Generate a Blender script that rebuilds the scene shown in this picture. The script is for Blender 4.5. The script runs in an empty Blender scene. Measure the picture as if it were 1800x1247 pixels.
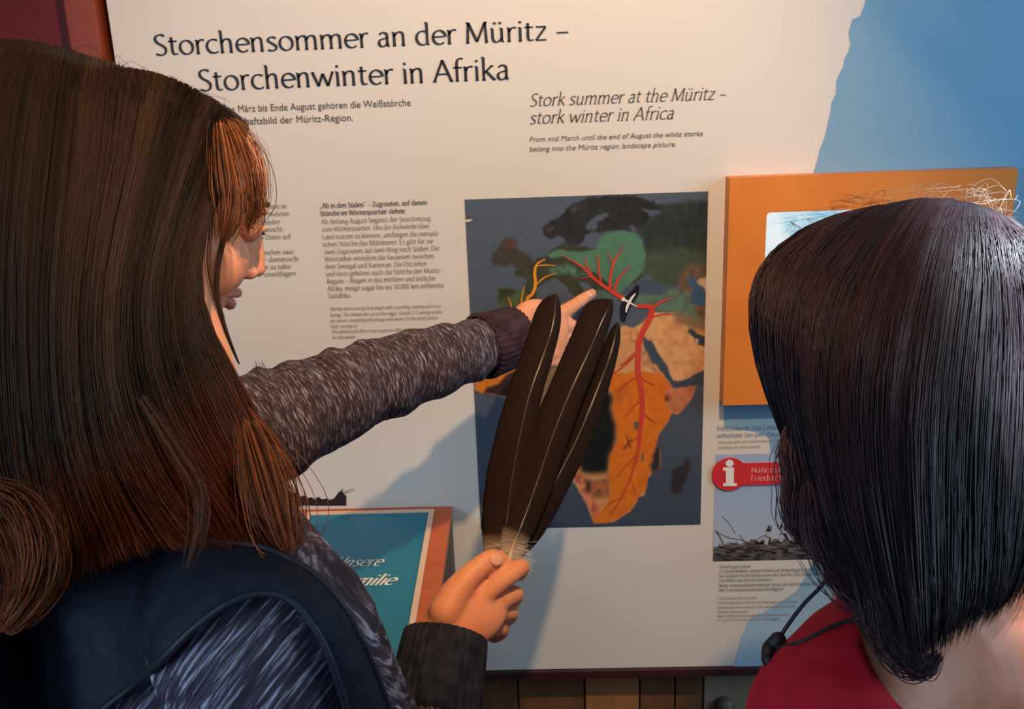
import bpy, bmesh, math, random
import numpy as np
from mathutils import Vector, Matrix, Quaternion
from mathutils.bvhtree import BVHTree

random.seed(7); rng = np.random.default_rng(7)
S = bpy.context.scene; COL = S.collection
PI = math.pi

# ------------------------------------------------------------------ camera
F_PX, CX, CY = 1600.0, 900.0, 623.5
PITCH, ROLL, YAW = 0.2798, -0.0373, -0.0317
CAM = np.array([0.0, -1.25, 1.68])
fw = np.array([math.sin(YAW)*math.cos(PITCH), math.cos(YAW)*math.cos(PITCH), -math.sin(PITCH)])
r0 = np.array([math.cos(YAW), -math.sin(YAW), 0.0]); u0 = np.cross(r0, fw)
RT = math.cos(ROLL)*r0 + math.sin(ROLL)*u0
UP = -math.sin(ROLL)*r0 + math.cos(ROLL)*u0
cd = bpy.data.cameras.new('camera'); cam = bpy.data.objects.new('camera', cd); COL.objects.link(cam)
cd.sensor_width = 36.0; cd.lens = F_PX/1800*36; cd.clip_start = 0.02; cd.clip_end = 50
cam.matrix_world = Matrix(((RT[0], UP[0], -fw[0], CAM[0]), (RT[1], UP[1], -fw[1], CAM[1]), (RT[2], UP[2], -fw[2], CAM[2]), (0, 0, 0, 1)))
S.camera = cam

def lin(*c):
    if len(c) == 1: c = c[0]
    a = np.array(c, float)/255
    return tuple(np.where(a <= .04045, a/12.92, ((a+.055)/1.055)**2.4))

# ------------------------------------------------------------------ world, lamps, exposure
w = bpy.data.worlds.new('world'); S.world = w; w.use_nodes = True
w.node_tree.nodes['Background'].inputs[0].default_value = (.36, .56, 1.0, 1)
w.node_tree.nodes['Background'].inputs[1].default_value = 0.10
def area(name, loc, to, sx, sy, power, col, spread=180):
    l = bpy.data.lights.new(name, 'AREA'); l.shape = 'RECTANGLE'; l.size = sx; l.size_y = sy
    l.energy = power; l.color = col; l.spread = math.radians(spread)
    o = bpy.data.objects.new(name, l); COL.objects.link(o); o.location = loc
    o.rotation_euler = (Vector(to)-Vector(loc)).to_track_quat('-Z', 'Y').to_euler(); return o
def spot(name, loc, to, power, col, ang, rad, blend=.6):
    l = bpy.data.lights.new(name, 'SPOT'); l.energy = power; l.color = col; l.spot_size = math.radians(ang)
    l.spot_blend = blend; l.shadow_soft_size = rad
    o = bpy.data.objects.new(name, l); COL.objects.link(o); o.location = loc
    o.rotation_euler = (Vector(to)-Vector(loc)).to_track_quat('-Z', 'Y').to_euler(); return o
spot('warm_ceiling_spot', (.24, -1.12, 2.50), (-.10, -.10, 1.50), 80, (1.0, .62, .30), 62, .020, .75)
spot('warm_ceiling_spot', (-.45, -.9, 2.80), (-.2, 0, 1.75), 16, (1.0, .60, .30), 70, .12, 1.0)
area('window_and_fill_daylight', (2.3, -1.1, 2.1), (.3, 0, 1.3), 1.2, 1.5, 38, (.56, .80, 1.0))
spot('added_hair_spot', (1.05, -.80, 2.75), (.372, -.65, 1.56), 2000, (.80, .92, 1.0), 8, .04, .5)  # added narrow spot to whiten the right woman's hair; room has no skylight
spot('added_warm_spot', (1.45, -1.15, 2.05), (.33, -.68, 1.31), 38, (1.0, .54, .24), 9, .04, .6)  # extra narrow spot put in to warm the skin of her shoulder
area('window_and_fill_daylight', (-1.35, -1.75, 1.75), (-.2, -.78, 1.32), .7, .9, 3.2, (.50, .74, 1.0), 70)  # fill light added to brighten the near pullover, not a known window
area('window_and_fill_daylight', (-.6, -3.2, 2.1), (0, 0, 1.3), 2.0, 1.4, 15, (.36, .60, 1.0))
vs = S.view_settings; vs.view_transform = 'Standard'; vs.look = 'None'; vs.gamma = 1; vs.use_curve_mapping = False
vs.exposure = -0.14

# ------------------------------------------------------------------ pixel helpers
def ray(px, py): return fw + RT*((px-CX)/F_PX) - UP*((py-CY)/F_PX)
def P(px, py, d): return CAM + ray(px, py)*d
def B(px, py, Y=0.0):
    r = ray(px, py); return CAM + r*((Y-CAM[1])/r[1])
def pix(p):
    d = np.asarray(p)-CAM; z = d@fw; return (CX+F_PX*(d@RT)/z, CY-F_PX*(d@UP)/z, z)
def pixa(A):
    d = A-CAM; z = d@fw; return CX+F_PX*(d@RT)/z, CY-F_PX*(d@UP)/z
PX = lambda L: [P(*a) for a in L]

# ------------------------------------------------------------------ materials
def mat(name, col, rough=.6, spec=.5, **k):
    m = bpy.data.materials.new(name); m.use_nodes = True
    b = m.node_tree.nodes['Principled BSDF']
    b.inputs['Base Color'].default_value = (*col, 1); b.inputs['Roughness'].default_value = rough
    b.inputs['Specular IOR Level'].default_value = spec
    for a, v in k.items(): b.inputs[a.replace('_', ' ')].default_value = v
    return m
def N(m, t, **k):
    n = m.node_tree.nodes.new(t)
    for a, v in k.items():
        if hasattr(n, a): setattr(n, a, v)
        else: n.inputs[a].default_value = v
    return n
def L(m, a, b): m.node_tree.links.new(a, b)
def noisy(m, c1, c2, scale=(10, 10, 10), detail=4, rough=.6, lo=.35, hi=.65, bump=0, coord='Object', rot=(0, 0, 0), dist=.001):
    b = m.node_tree.nodes['Principled BSDF']
    tc = N(m, 'ShaderNodeTexCoord'); mp = N(m, 'ShaderNodeMapping'); mp.inputs['Scale'].default_value = scale; mp.inputs['Rotation'].default_value = rot
    nz = N(m, 'ShaderNodeTexNoise'); nz.inputs['Scale'].default_value = 1; nz.inputs['Detail'].default_value = detail; nz.inputs['Roughness'].default_value = rough
    rp = N(m, 'ShaderNodeValToRGB'); rp.color_ramp.elements[0].position = lo; rp.color_ramp.elements[1].position = hi
    rp.color_ramp.elements[0].color = (*c1, 1); rp.color_ramp.elements[1].color = (*c2, 1)
    L(m, tc.outputs[coord], mp.inputs[0]); L(m, mp.outputs[0], nz.inputs[0]); L(m, nz.outputs[0], rp.inputs[0]); L(m, rp.outputs[0], b.inputs['Base Color'])
    if bump:
        bp = N(m, 'ShaderNodeBump'); bp.inputs['Strength'].default_value = bump; bp.inputs['Distance'].default_value = dist
        L(m, nz.outputs[0], bp.inputs['Height']); L(m, bp.outputs[0], b.inputs['Normal'])
    return m
def attrmat(name, rough=.5, spec=.4, attr='Col'):
    m = mat(name, (1, 1, 1), rough, spec); a = N(m, 'ShaderNodeAttribute'); a.attribute_name = attr
    L(m, a.outputs['Color'], m.node_tree.nodes['Principled BSDF'].inputs['Base Color']); return m

# ------------------------------------------------------------------ object helpers
def link(name, me, parent=None, m=None, kind=None, smooth=False):
    o = bpy.data.objects.new(name, me); COL.objects.link(o)
    if m is not None: me.materials.clear(); me.materials.append(m)
    if parent: o.parent = parent
    if kind: o['kind'] = kind
    if smooth: me.polygons.foreach_set('use_smooth', [True]*len(me.polygons))
    return o
def mesh(name, V, Fc):
    me = bpy.data.meshes.new(name); me.from_pydata([tuple(map(float, v)) for v in V], [], [tuple(int(i) for i in f) for f in Fc]); me.update(); return me
def thing(name, label, cat, loc=(0, 0, 0), group=None):
    o = bpy.data.objects.new(name, None); COL.objects.link(o); o.location = loc; o.empty_display_size = .05
    o['label'] = label; o['category'] = cat
    if group: o['group'] = group
    return o
def reparent(o, root):                      # root empties have translation only
    o.parent = root; o.matrix_parent_inverse = Matrix.Translation(-Vector(root.location)); return o
def put(name, V, Fc, m, root=None, kind=None, smooth=False):
    o = link(name, mesh(name, V, Fc), None, m, kind, smooth)
    if root: reparent(o, root)
    return o
def box(x0, x1, y0, y1, z0, z1):
    V = [(x, y, z) for z in (z0, z1) for y in (y0, y1) for x in (x0, x1)]
    return V, [(0, 2, 3, 1), (4, 5, 7, 6), (0, 1, 5, 4), (2, 6, 7, 3), (0, 4, 6, 2), (1, 3, 7, 5)]
def bevel(o, wd=.002, seg=2):
    bm = bmesh.new(); bm.from_mesh(o.data); bmesh.ops.recalc_face_normals(bm, faces=bm.faces)
    bmesh.ops.bevel(bm, geom=bm.edges[:], offset=wd, segments=seg, affect='EDGES', profile=.7); bm.to_mesh(o.data); bm.free(); return o
def joinm(parts):
    V, Fc = [], []
    for v, f in parts:
        n = len(V); V += [tuple(a) for a in v]; Fc += [tuple(i+n for i in q) for q in f]
    return V, Fc
def cat(pts, n):                             # Catmull-Rom, uniform resample over index
    p = np.array(pts, float); m_ = len(p)
    t = np.linspace(0, m_-1, n); i = np.clip(t.astype(int), 0, m_-2); f = (t-i)[:, None]
    p0 = p[np.clip(i-1, 0, m_-1)]; p1 = p[i]; p2 = p[i+1]; p3 = p[np.clip(i+2, 0, m_-1)]
    return .5*((2*p1)+(-p0+p2)*f+(2*p0-5*p1+4*p2-p3)*f*f+(-p0+3*p1-3*p2+p3)*f**3)
def tube(pts, rad, n=None, sides=14, cap=True, flat=None, upv=None):
    """tapered tube through pts; rad per point (or (ra, rb) pairs for ellipses, first along upv-ish)."""
    pts = np.array(pts, float); R = np.array([(r, r) if np.isscalar(r) else r for r in rad], float)
    if n: A = cat(np.hstack([pts, R]), n); pts, R = A[:, :3], np.abs(A[:, 3:])
    T = np.gradient(pts, axis=0); T /= np.linalg.norm(T, axis=1)[:, None]+1e-12
    ref = np.array(upv if upv is not None else (0, 0, 1.)); V = []; k = len(pts)
    if upv is None and abs(T[0]@ref) > .9: ref = np.array((1., 0, 0))
    prev = None
    def ring(c, t, r):
        nonlocal prev
        b = (ref if prev is None or upv is not None else prev); u = b-t*(b@t); u /= np.linalg.norm(u); prev = u; v = np.cross(t, u)
        a = np.arange(sides)*2*PI/sides
        return c+np.outer(np.cos(a)*r[0], u)+np.outer(np.sin(a)*r[1], v)
    rings = []
    if cap:
        for a in (75, 45, 20):
            s = math.sin(math.radians(a)); c_ = math.cos(math.radians(a)); rings.append((pts[0]-T[0]*R[0].mean()*s, T[0], R[0]*c_))
    rings += [(pts[i], T[i], R[i]) for i in range(k)]
    if cap:
        for a in (20, 45, 75):
            s = math.sin(math.radians(a)); c_ = math.cos(math.radians(a)); rings.append((pts[-1]+T[-1]*R[-1].mean()*s, T[-1], R[-1]*c_))
    for c, t, r in rings: V += list(ring(c, t, r))
    q = len(rings); Fc = [(i*sides+j, i*sides+(j+1) % sides, (i+1)*sides+(j+1) % sides, (i+1)*sides+j) for i in range(q-1) for j in range(sides)]
    if cap: Fc += [tuple(range(sides))[::-1], tuple((q-1)*sides+j for j in range(sides))]
    return V, Fc
def ellipsoid(c, r, M=None, nu=20, nv=12):
    V = []; c = np.array(c, float)
    for i in range(nv+1):
        th = PI*i/nv
        if i in (0, nv): V.append((0, 0, math.cos(th)))
        else: V += [(math.sin(th)*math.cos(2*PI*j/nu), math.sin(th)*math.sin(2*PI*j/nu), math.cos(th)) for j in range(nu)]
    V = np.array(V)*np.array(r)
    if M is not None: V = V@np.array(M).T
    V = V+c; Fc = [(0, 1+j, 1+(j+1) % nu) for j in range(nu)]
    for i in range(nv-2):
        for j in range(nu):
            a = 1+i*nu; Fc.append((a+j, a+nu+j, a+nu+(j+1) % nu, a+(j+1) % nu))
    e = len(V)-1; a = e-nu; Fc += [(e, a+(j+1) % nu, a+j) for j in range(nu)]
    return [tuple(v) for v in V], Fc
def fuse(name, parts, voxel, smooth=4, m=None, root=None, sub=0, fac=.5):
    """union of closed shapes into ONE continuous surface"""
    me = mesh(name+'_src', *joinm(parts)); o = bpy.data.objects.new('tmp', me); COL.objects.link(o)
    r = o.modifiers.new('r', 'REMESH'); r.mode = 'VOXEL'; r.voxel_size = voxel; r.use_smooth_shade = True
    s = o.modifiers.new('s', 'SMOOTH'); s.iterations = smooth; s.factor = fac
    dg = bpy.context.evaluated_depsgraph_get(); dg.update()
    me2 = bpy.data.meshes.new_from_object(o.evaluated_get(dg)); bpy.data.objects.remove(o); bpy.data.meshes.remove(me); me2.name = name
    ob = link(name, me2, None, m, None, True)
    if root: reparent(ob, root)
    return ob
def getv(me):
    a = np.empty(len(me.vertices)*3); me.vertices.foreach_get('co', a); return a.reshape(-1, 3)
def setv(me, a): me.vertices.foreach_set('co', a.ravel()); me.update()
def getn(me):
    a = np.empty(len(me.vertices)*3); me.vertices.foreach_get('normal', a); return a.reshape(-1, 3)
def bvh_of(*obs):
    V, Fc = [], []
    for o in obs:
        n = len(V); V += [tuple(v.co) for v in o.data.vertices]; Fc += [tuple(i+n for i in p.vertices) for p in o.data.polygons]
    return BVHTree.FromPolygons(V, Fc)
_tab = rng.random((64, 64, 64))
def vnoise(p):                               # value noise, p (n,3)
    p = np.asarray(p, float); i = np.floor(p).astype(int); f = p-i; f = f*f*(3-2*f); r = 0
    for dx in (0, 1):
        for dy in (0, 1):
            for dz in (0, 1):
                wt = (f[:, 0] if dx else 1-f[:, 0])*(f[:, 1] if dy else 1-f[:, 1])*(f[:, 2] if dz else 1-f[:, 2])
                r = r+wt*_tab[(i[:, 0]+dx) & 63, (i[:, 1]+dy) & 63, (i[:, 2]+dz) & 63]
    return r
def fbm(p, o=4):
    r = 0; a = .5; t = 0
    for k in range(o): r = r+a*vnoise(np.asarray(p)*2**k+17.3*k); t += a; a *= .5
    return r/t
def setcol(me, C, name='Col'):
    a = me.color_attributes.new(name, 'FLOAT_COLOR', 'POINT'); C4 = np.ones((len(C), 4)); C4[:, :3] = C
    a.data.foreach_set('color', C4.ravel())
# ------------------------------------------------------------------ flat print helpers (all lie in planes Y = const of the exhibit board)
class Frame:                                  # a plane that print lies on
    def __init__(s, o, ex, ez): s.o, s.ex, s.ez = np.array(o, float), np.array(ex, float), np.array(ez, float); s.n = np.cross(s.ex, s.ez)
    def __call__(s, x, z, h=0): return s.o+s.ex*x+s.ez*z+s.n*h
    def uv(s, p): d = np.asarray(p)-s.o; return d@s.ex, d@s.ez
    def hit(s, px, py):
        r = ray(px, py); t = ((s.o-CAM)@s.n)/(r@s.n); return s.uv(CAM+r*t)
BD = Frame((0, 0, 0), (1, 0, 0), (0, 0, 1))   # board front; n = (0,-1,0): towards the visitors
def inpoly(x, y, poly):
    r = np.zeros(x.shape, bool); n = len(poly)
    for i in range(n):
        x1, y1 = poly[i]; x2, y2 = poly[(i+1) % n]
        if y1 == y2: continue
        c = ((y1 > y) != (y2 > y)) & (x < (x2-x1)*(y-y1)/(y2-y1)+x1); r ^= c
    return r
def blur(a, k):
    if k < 1: return a
    ker = np.hanning(2*k+3)[1:-1]; ker /= ker.sum()
    for ax in (0, 1):
        b = np.pad(a, [(k, k) if i == ax else (0, 0) for i in range(a.ndim)], mode='edge')
        a = sum(ker[i]*np.take(b, range(i, i+a.shape[ax]), axis=ax) for i in range(2*k+1))
    return a
def print_grid(name, x0, x1, z0, z1, nx, nz, fn, m, root, h=.0006, fr=BD):
    xs = np.linspace(x0, x1, nx); zs = np.linspace(z1, z0, nz); X, Z = np.meshgrid(xs, zs)
    W = fr.o+X[..., None]*fr.ex+Z[..., None]*fr.ez
    u, v = pixa(W.reshape(-1, 3)); C = fn(u.reshape(X.shape), v.reshape(X.shape), W)
    V = (W+fr.n*h).reshape(-1, 3); i = np.arange(nx*nz).reshape(nz, nx)
    Fc = np.stack([i[:-1, :-1], i[1:, :-1], i[1:, 1:], i[:-1, 1:]], -1).reshape(-1, 4)
    me = bpy.data.meshes.new(name); me.vertices.add(len(V)); me.vertices.foreach_set('co', V.ravel())
    me.loops.add(Fc.size); me.loops.foreach_set('vertex_index', Fc.ravel().astype(np.int32)); me.polygons.add(len(Fc))
    me.polygons.foreach_set('loop_start', np.arange(0, Fc.size, 4, dtype=np.int32)); me.update(calc_edges=True)
    setcol(me, C.reshape(-1, 3)); o = link(name, me, None, m)
    if root: reparent(o, root)
    return o
def ribbon2d(pts, wd):                        # 2-D polyline with widths -> strip
    p = np.array(pts, float); T = np.gradient(p, axis=0); T /= np.linalg.norm(T, axis=1)[:, None]+1e-9
    n = np.stack([-T[:, 1], T[:, 0]], 1)*np.array(wd)[:, None]/2; k = len(p)
    V = np.vstack([p+n, p-n]); return [tuple(v) for v in V], [(i, i+1, k+i+1, k+i) for i in range(k-1)]
def flat(name, V2, Fc, h, m, root, fr=BD):
    return put(name, [fr(x, z, h) for x, z in V2], Fc, m, root)
def poly_px(name, pts, h, m, root, fr=BD):    # traced outline of a print, triangulated in its own plane
    V2 = [fr.hit(*p) for p in pts]; from mathutils.geometry import tessellate_polygon
    tri = tessellate_polygon([[Vector((a, b, 0)) for a, b in V2]]); return flat(name, V2, [tuple(t) for t in tri], h, m, root, fr)

# ------------------------------------------------------------------ a small broad-nib roman alphabet (drawn strokes)
def arc(cx, cy, rx, ry, a0, a1, n=14):
    return [(cx+rx*math.cos(math.radians(a)), cy+ry*math.sin(math.radians(a))) for a in np.linspace(a0, a1, n)]
def cr(*p, n=None): return [tuple(q) for q in cat(p, n or 4*(len(p)-1)+1)]
XH, AS, DS = .68, 1.08, -.3
def ser(x, y, a=.07, b=.07): return [(x-a, y), (x+b, y)]
G = {}
def g(ch, adv, *st): G[ch] = (adv, st)
st_ = lambda x, y0, y1: [(x, y0), (x, y1)]
arch = lambda x: cr((x, .47), (x+.1, .62), (x+.22, .68), (x+.33, .62), (x+.36, .46), (x+.36, .02))
g('o', .66, arc(.33, .34, .26, .335, 90, 450, 22)); g('c', .55, arc(.34, .34, .27, .335, 52, 310, 18)); g('e', .6, [(.09, .37), (.52, .37)], arc(.33, .34, .255, .335, 5, 315, 18))
g('n', .66, st_(.13, .02, .66), arch(.13), ser(.13, .015), ser(.49, .015), ser(.10, .66, .05, .02)); g('m', 1.0, st_(.13, .02, .66), arch(.13), [(x+.36, y) for x, y in arch(.13)], ser(.13, .015), ser(.49, .015), ser(.85, .015), ser(.10, .66, .05, .02))
g('h', .66, st_(.13, .02, AS), arch(.13), ser(.13, .015), ser(.49, .015), ser(.10, AS, .05, .02)); g('r', .44, st_(.13, .02, .66), cr((.13, .45), (.2, .6), (.3, .68), (.42, .65)), ser(.13, .015), ser(.10, .66, .05, .02))
g('t', .42, cr((.17, .86), (.17, .5), (.17, .18), (.23, .03), (.39, .05)), [(.03, .66), (.38, .66)]); g('s', .5, cr((.42, .6), (.3, .68), (.15, .63), (.11, .5), (.25, .37), (.4, .24), (.4, .09), (.25, 0), (.08, .06), n=26))
g('i', .28, st_(.14, .02, .66), ser(.14, .015), ser(.11, .66, .05, .02), [(.14, .87), (.14, .97)]); g('l', .28, st_(.14, .02, AS), ser(.14, .015), ser(.11, AS, .05, .02)); g('j', .28, cr((.16, .66), (.16, .2), (.14, -.15), (.0, -.27)), [(.16, .87), (.16, .97)])
g('a', .58, cr((.12, .58), (.25, .68), (.4, .62), (.43, .45), (.43, .1), (.5, 0), n=20), cr((.43, .4), (.28, .38), (.13, .31), (.09, .15), (.18, .01), (.32, .03), (.43, .14), n=22))
g('d', .66, arc(.32, .34, .25, .335, 60, 300, 18), st_(.5, .02, AS), ser(.53, .015, .02, .06), ser(.47, AS, .05, .02)); g('q', .66, arc(.32, .34, .25, .335, 60, 300, 18), st_(.5, DS, .66)); g('b', .66, st_(.13, .02, AS), arc(.32, .34, .25, .335, -120, 120, 18), ser(.10, AS, .05, .02))
g('p', .66, st_(.13, DS, .66), arc(.32, .34, .25, .335, -120, 120, 18), ser(.13, DS), ser(.10, .66, .05, .02)); g('g', .62, arc(.3, .4, .23, .27, 90, 450, 20), cr((.46, .6), (.58, .66)), cr((.2, .16), (.15, .06), (.4, .0), (.54, -.1), (.45, -.28), (.2, -.3), (.08, -.2), (.2, -.02), n=26))
g('u', .66, cr((.13, .66), (.13, .25), (.18, .05), (.3, 0), (.42, .08), (.5, .2)), st_(.5, .02, .66), ser(.10, .66, .05, .02), ser(.47, .66, .05, .02), ser(.53, .015, .02, .05)); g('v', .56, [(.05, .66), (.28, .02)], [(.28, .02), (.5, .66)], ser(.05, .66, .05, .06), ser(.5, .66, .05, .05))
g('w', .9, [(.05, .66), (.26, .02)], [(.26, .02), (.45, .6)], [(.45, .6), (.64, .02)], [(.64, .02), (.85, .66)], ser(.05, .66, .05, .06), ser(.85, .66, .06, .04)); g('y', .56, [(.05, .66), (.28, .05)], cr((.5, .66), (.28, .02), (.18, -.25), (.02, -.28)), ser(.05, .66, .05, .06), ser(.5, .66, .05, .05))
g('x', .56, [(.06, .66), (.5, .02)], [(.48, .66), (.06, .02)], ser(.06, .66), ser(.5, .015)); g('z', .52, [(.07, .66), (.46, .66)], [(.46, .65), (.07, .02)], [(.07, .02), (.48, .02)]); g('k', .6, st_(.13, .02, AS), [(.14, .33), (.45, .66)], [(.23, .42), (.54, .02)], ser(.13, .015), ser(.55, .015, .05, .06), ser(.10, AS, .05, .02), ser(.45, .66))
g('f', .38, cr((.17, .02), (.17, .6), (.18, .92), (.27, 1.06), (.43, 1.05), n=18), [(.03, .64), (.37, .64)], ser(.17, .015)); g('\u00df', .64, cr((.13, .02), (.13, .8), (.22, 1.04), (.38, 1.04), (.45, .85), (.3, .62), (.48, .42), (.5, .15), (.36, .0), (.24, .05), n=34))
g('S', .6, cr((.5, .92), (.36, 1.0), (.18, .95), (.11, .78), (.2, .6), (.38, .47), (.5, .3), (.46, .1), (.3, 0), (.08, .07), n=36)); g('M', 1.0, [(.12, .02), (.17, .98)], [(.17, .98), (.5, .06)], [(.5, .06), (.83, .98)], [(.83, .98), (.88, .02)], ser(.12, .015), ser(.88, .015), ser(.15, .98, .07, .02), ser(.85, .98, .02, .07))
g('A', .8, [(.06, .02), (.4, 1.02)], [(.4, 1.02), (.74, .02)], [(.19, .36), (.62, .36)], ser(.07, .015), ser(.74, .015)); g('W', 1.15, [(.06, .98), (.3, .02)], [(.3, .02), (.57, .95)], [(.57, .95), (.83, .02)], [(.83, .02), (1.08, .98)], ser(.06, .98), ser(1.08, .98)); g('V', .8, [(.06, .98), (.4, .02)], [(.4, .02), (.74, .98)], ser(.06, .98), ser(.74, .98))
g('L', .6, st_(.15, .02, .98), [(.1, .02), (.54, .02)], ser(.15, .98)); g('E', .62, st_(.15, .02, .98), [(.08, .02), (.55, .02)], [(.08, .98), (.53, .98)], [(.15, .52), (.46, .52)]); g('F', .58, st_(.15, .02, .98), [(.08, .98), (.53, .98)], [(.15, .52), (.46, .52)], ser(.15, .015)); g('I', .32, st_(.16, .02, .98), ser(.16, .015), ser(.16, .98))
g('U', .8, cr((.15, .98), (.15, .3), (.25, .04), (.42, 0), (.6, .08), (.66, .32), (.66, .98), n=24), ser(.15, .98), ser(.66, .98)); g('D', .8, st_(.15, .02, .98), cr((.08, .98), (.4, .98), (.68, .8), (.73, .5), (.66, .2), (.4, .02), (.08, .02), n=26)); g('Z', .66, [(.09, .98), (.6, .98)], [(.6, .97), (.07, .02)], [(.07, .02), (.62, .02)])
g('K', .74, st_(.15, .02, .98), [(.16, .45), (.6, .98)], [(.26, .58), (.68, .02)], ser(.15, .015), ser(.15, .98), ser(.68, .015)); g('R', .7, st_(.15, .02, .98), cr((.08, .98), (.4, .98), (.56, .85), (.53, .62), (.35, .5), (.15, .5), n=20), [(.33, .5), (.66, .02)], ser(.15, .015)); g('B', .68, st_(.15, .02, .98), cr((.08, .98), (.4, .98), (.52, .86), (.48, .64), (.3, .53), (.15, .53), n=20), cr((.3, .53), (.55, .44), (.6, .25), (.5, .06), (.3, .02), (.08, .02), n=20))
g('N', .85, st_(.15, .02, .98), [(.15, .98), (.7, .02)], st_(.7, .02, .98), ser(.15, .015), ser(.7, .98)); g('O', .86, arc(.43, .5, .35, .5, 90, 450, 26)); g('G', .82, arc(.44, .5, .36, .5, 50, 340, 22), st_(.7, .1, .42), ser(.68, .42)); g('H', .85, st_(.15, .02, .98), st_(.7, .02, .98), [(.15, .52), (.7, .52)], ser(.15, .015), ser(.7, .015)); g('T', .7, st_(.35, .02, .98), [(.05, .98), (.65, .98)], ser(.35, .015)); g('P', .66, st_(.15, .02, .98), cr((.08, .98), (.4, .98), (.56, .85), (.53, .6), (.35, .48), (.15, .48), n=20), ser(.15, .015))
g('1', .6, st_(.32, .02, .95), [(.14, .8), (.32, .95)], ser(.32, .015, .12, .12)); g('0', .6, arc(.3, .48, .24, .48, 90, 450, 22)); g('2', .6, cr((.1, .75), (.2, .93), (.4, .93), (.48, .72), (.35, .4), (.08, .03)), [(.08, .03), (.52, .03)]); g('3', .6, cr((.1, .88), (.3, .95), (.45, .75), (.3, .52), (.5, .25), (.3, 0), (.08, .08), n=26))
for c_, b_ in (('\u00fc', 'u'), ('\u00f6', 'o'), ('\u00e4', 'a'), ('\u00dc', 'U')):
    y_ = .86 if b_ != 'U' else 1.12; xc = G[b_][0]/2; G[c_] = (G[b_][0], (*G[b_][1], [(xc-.11, y_), (xc-.11, y_+.1)], [(xc+.11, y_), (xc+.11, y_+.1)]))
g(' ', .3); g('.', .26, [(.12, .0), (.12, .1)]); g(',', .26, [(.14, .08), (.08, -.12)]); g('-', .4, [(.06, .32), (.34, .32)]); g('\u2013', .62, [(.08, .34), (.54, .34)]); g('"', .4, [(.12, 1.05), (.12, .85)], [(.26, 1.05), (.26, .85)]); g('\u201e', .4, [(.14, .1), (.08, -.1)], [(.3, .1), (.24, -.1)]); g(':', .26, [(.13, 0), (.13, .1)], [(.13, .5), (.13, .6)]); g('!', .26, [(.13, 0), (.13, .1)], [(.13, .3), (.13, 1.0)]); g("'", .2, [(.1, 1.05), (.1, .85)]); g('/', .4, [(.0, -.1), (.35, 1.1)])
def nib(text, thick=.105, thin=.045, slant=0.0, track=0.0):
    V, Fc = [], []; x = 0
    for ch in text:
        adv, sts = G.get(ch, G['o'])
        for s in sts:
            p = np.array(s, float)
            if len(p) == 2: p = np.linspace(p[0], p[1], 3)
            T = np.gradient(p, axis=0); T /= np.linalg.norm(T, axis=1)[:, None]+1e-9
            ang = np.arctan2(T[:, 1], T[:, 0]); wd = thin+(thick-thin)*np.abs(np.sin(ang-math.radians(18)))**1.3
            v, f = ribbon2d(p, wd); n = len(V)
            V += [(a+x+slant*b, b) for a, b in v]; Fc += [tuple(i+n for i in q) for q in f]
        x += adv+track
    return V, Fc, x-track
def write(name, text, xl, yl, xr, cap, m, root, fr=BD, h=.0012, thick=.105, thin=.045, slant=0, track=0, font=None, bold=0, x0w=None):
    """one printed line: baseline from (xl,yl) so that it ends at column xr; cap = capital height in picture pixels"""
    a = np.array(fr.hit(xl, yl)); b = np.array(fr.hit(xr, yl)); c = np.array(fr.hit(xl, yl-cap))
    W = abs(b[0]-a[0]); H = abs(c[1]-a[1])
    if font is None:
        V, Fc, wd = nib(text, thick, thin, slant, track); V = [(a[0]+p/wd*W, a[1]+q*H) for p, q in V]
    else:
        cu = bpy.data.curves.new(name, 'FONT'); cu.body = text; cu.size = 1; cu.shear = slant; cu.offset = bold; cu.resolution_u = 3; cu.fill_mode = 'FRONT'
        o = bpy.data.objects.new(name, cu); COL.objects.link(o); dg = bpy.context.evaluated_depsgraph_get(); me = bpy.data.meshes.new_from_object(o.evaluated_get(dg))
        v = getv(me); Fc = [tuple(p.vertices) for p in me.polygons]; bpy.data.objects.remove(o); bpy.data.meshes.remove(me)
        x0_, x1_ = v[:, 0].min(), v[:, 0].max(); V = [(a[0]+(p[0]-x0_)/(x1_-x0_)*W, a[1]+p[1]/.73*H) for p in v]
    return (V, Fc, h, fr)
def put_lines(name, lines, m, root):          # several printed lines of one paragraph = one part
    parts = []
    for V, Fc, h, fr in lines: parts.append(([fr(x, z, h) for x, z in V], Fc))
    return put(name, *joinm(parts), m, root)
# ================================================================== SETTING
m_plaster = noisy(mat('plaster', (.3, .25, .2), .9), lin(150, 138, 125), lin(165, 152, 138), (4, 4, 4))
m_floor = noisy(mat('floor_boards', (.1, .06, .03), .5), lin(84, 58, 40), lin(112, 80, 56), (2, 30, 2))
m_maroon = noisy(mat('maroon_paint', (.1, .01, .01), .55), lin(112, 18, 22), lin(128, 24, 28), (5, 5, 5))
m_post = noisy(mat('red_brown_wood', (.2, .07, .03), .5), lin(128, 50, 26), lin(160, 70, 38), (25, 25, 2))
m_plank = [noisy(mat('plank_wood_%s' % n, a, .55, .3), a, b, (30, 30, 1.6), 5, .6, .3, .7, .15) for n, a, b in (
    ('brown', lin(96, 64, 40), lin(122, 84, 54)), ('orange', lin(142, 92, 54), lin(168, 114, 70)), ('grey', lin(128, 112, 92), lin(158, 142, 118)))]
m_gap = mat('dark_gap', lin(18, 10, 8), .9)
def struct(name, V, Fc, m): o = put(name, V, Fc, m); o['kind'] = 'structure'; return o
struct('floor', *box(-2.6, 2.6, -4.0, .3, -.1, 0), m_floor)
wb = struct('wall_back', *box(-2.6, 2.6, .075, .2, 0, 2.9), m_gap)
struct('wall_left', *box(-2.75, -2.6, -4, .2, 0, 2.9), m_plaster)
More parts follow.
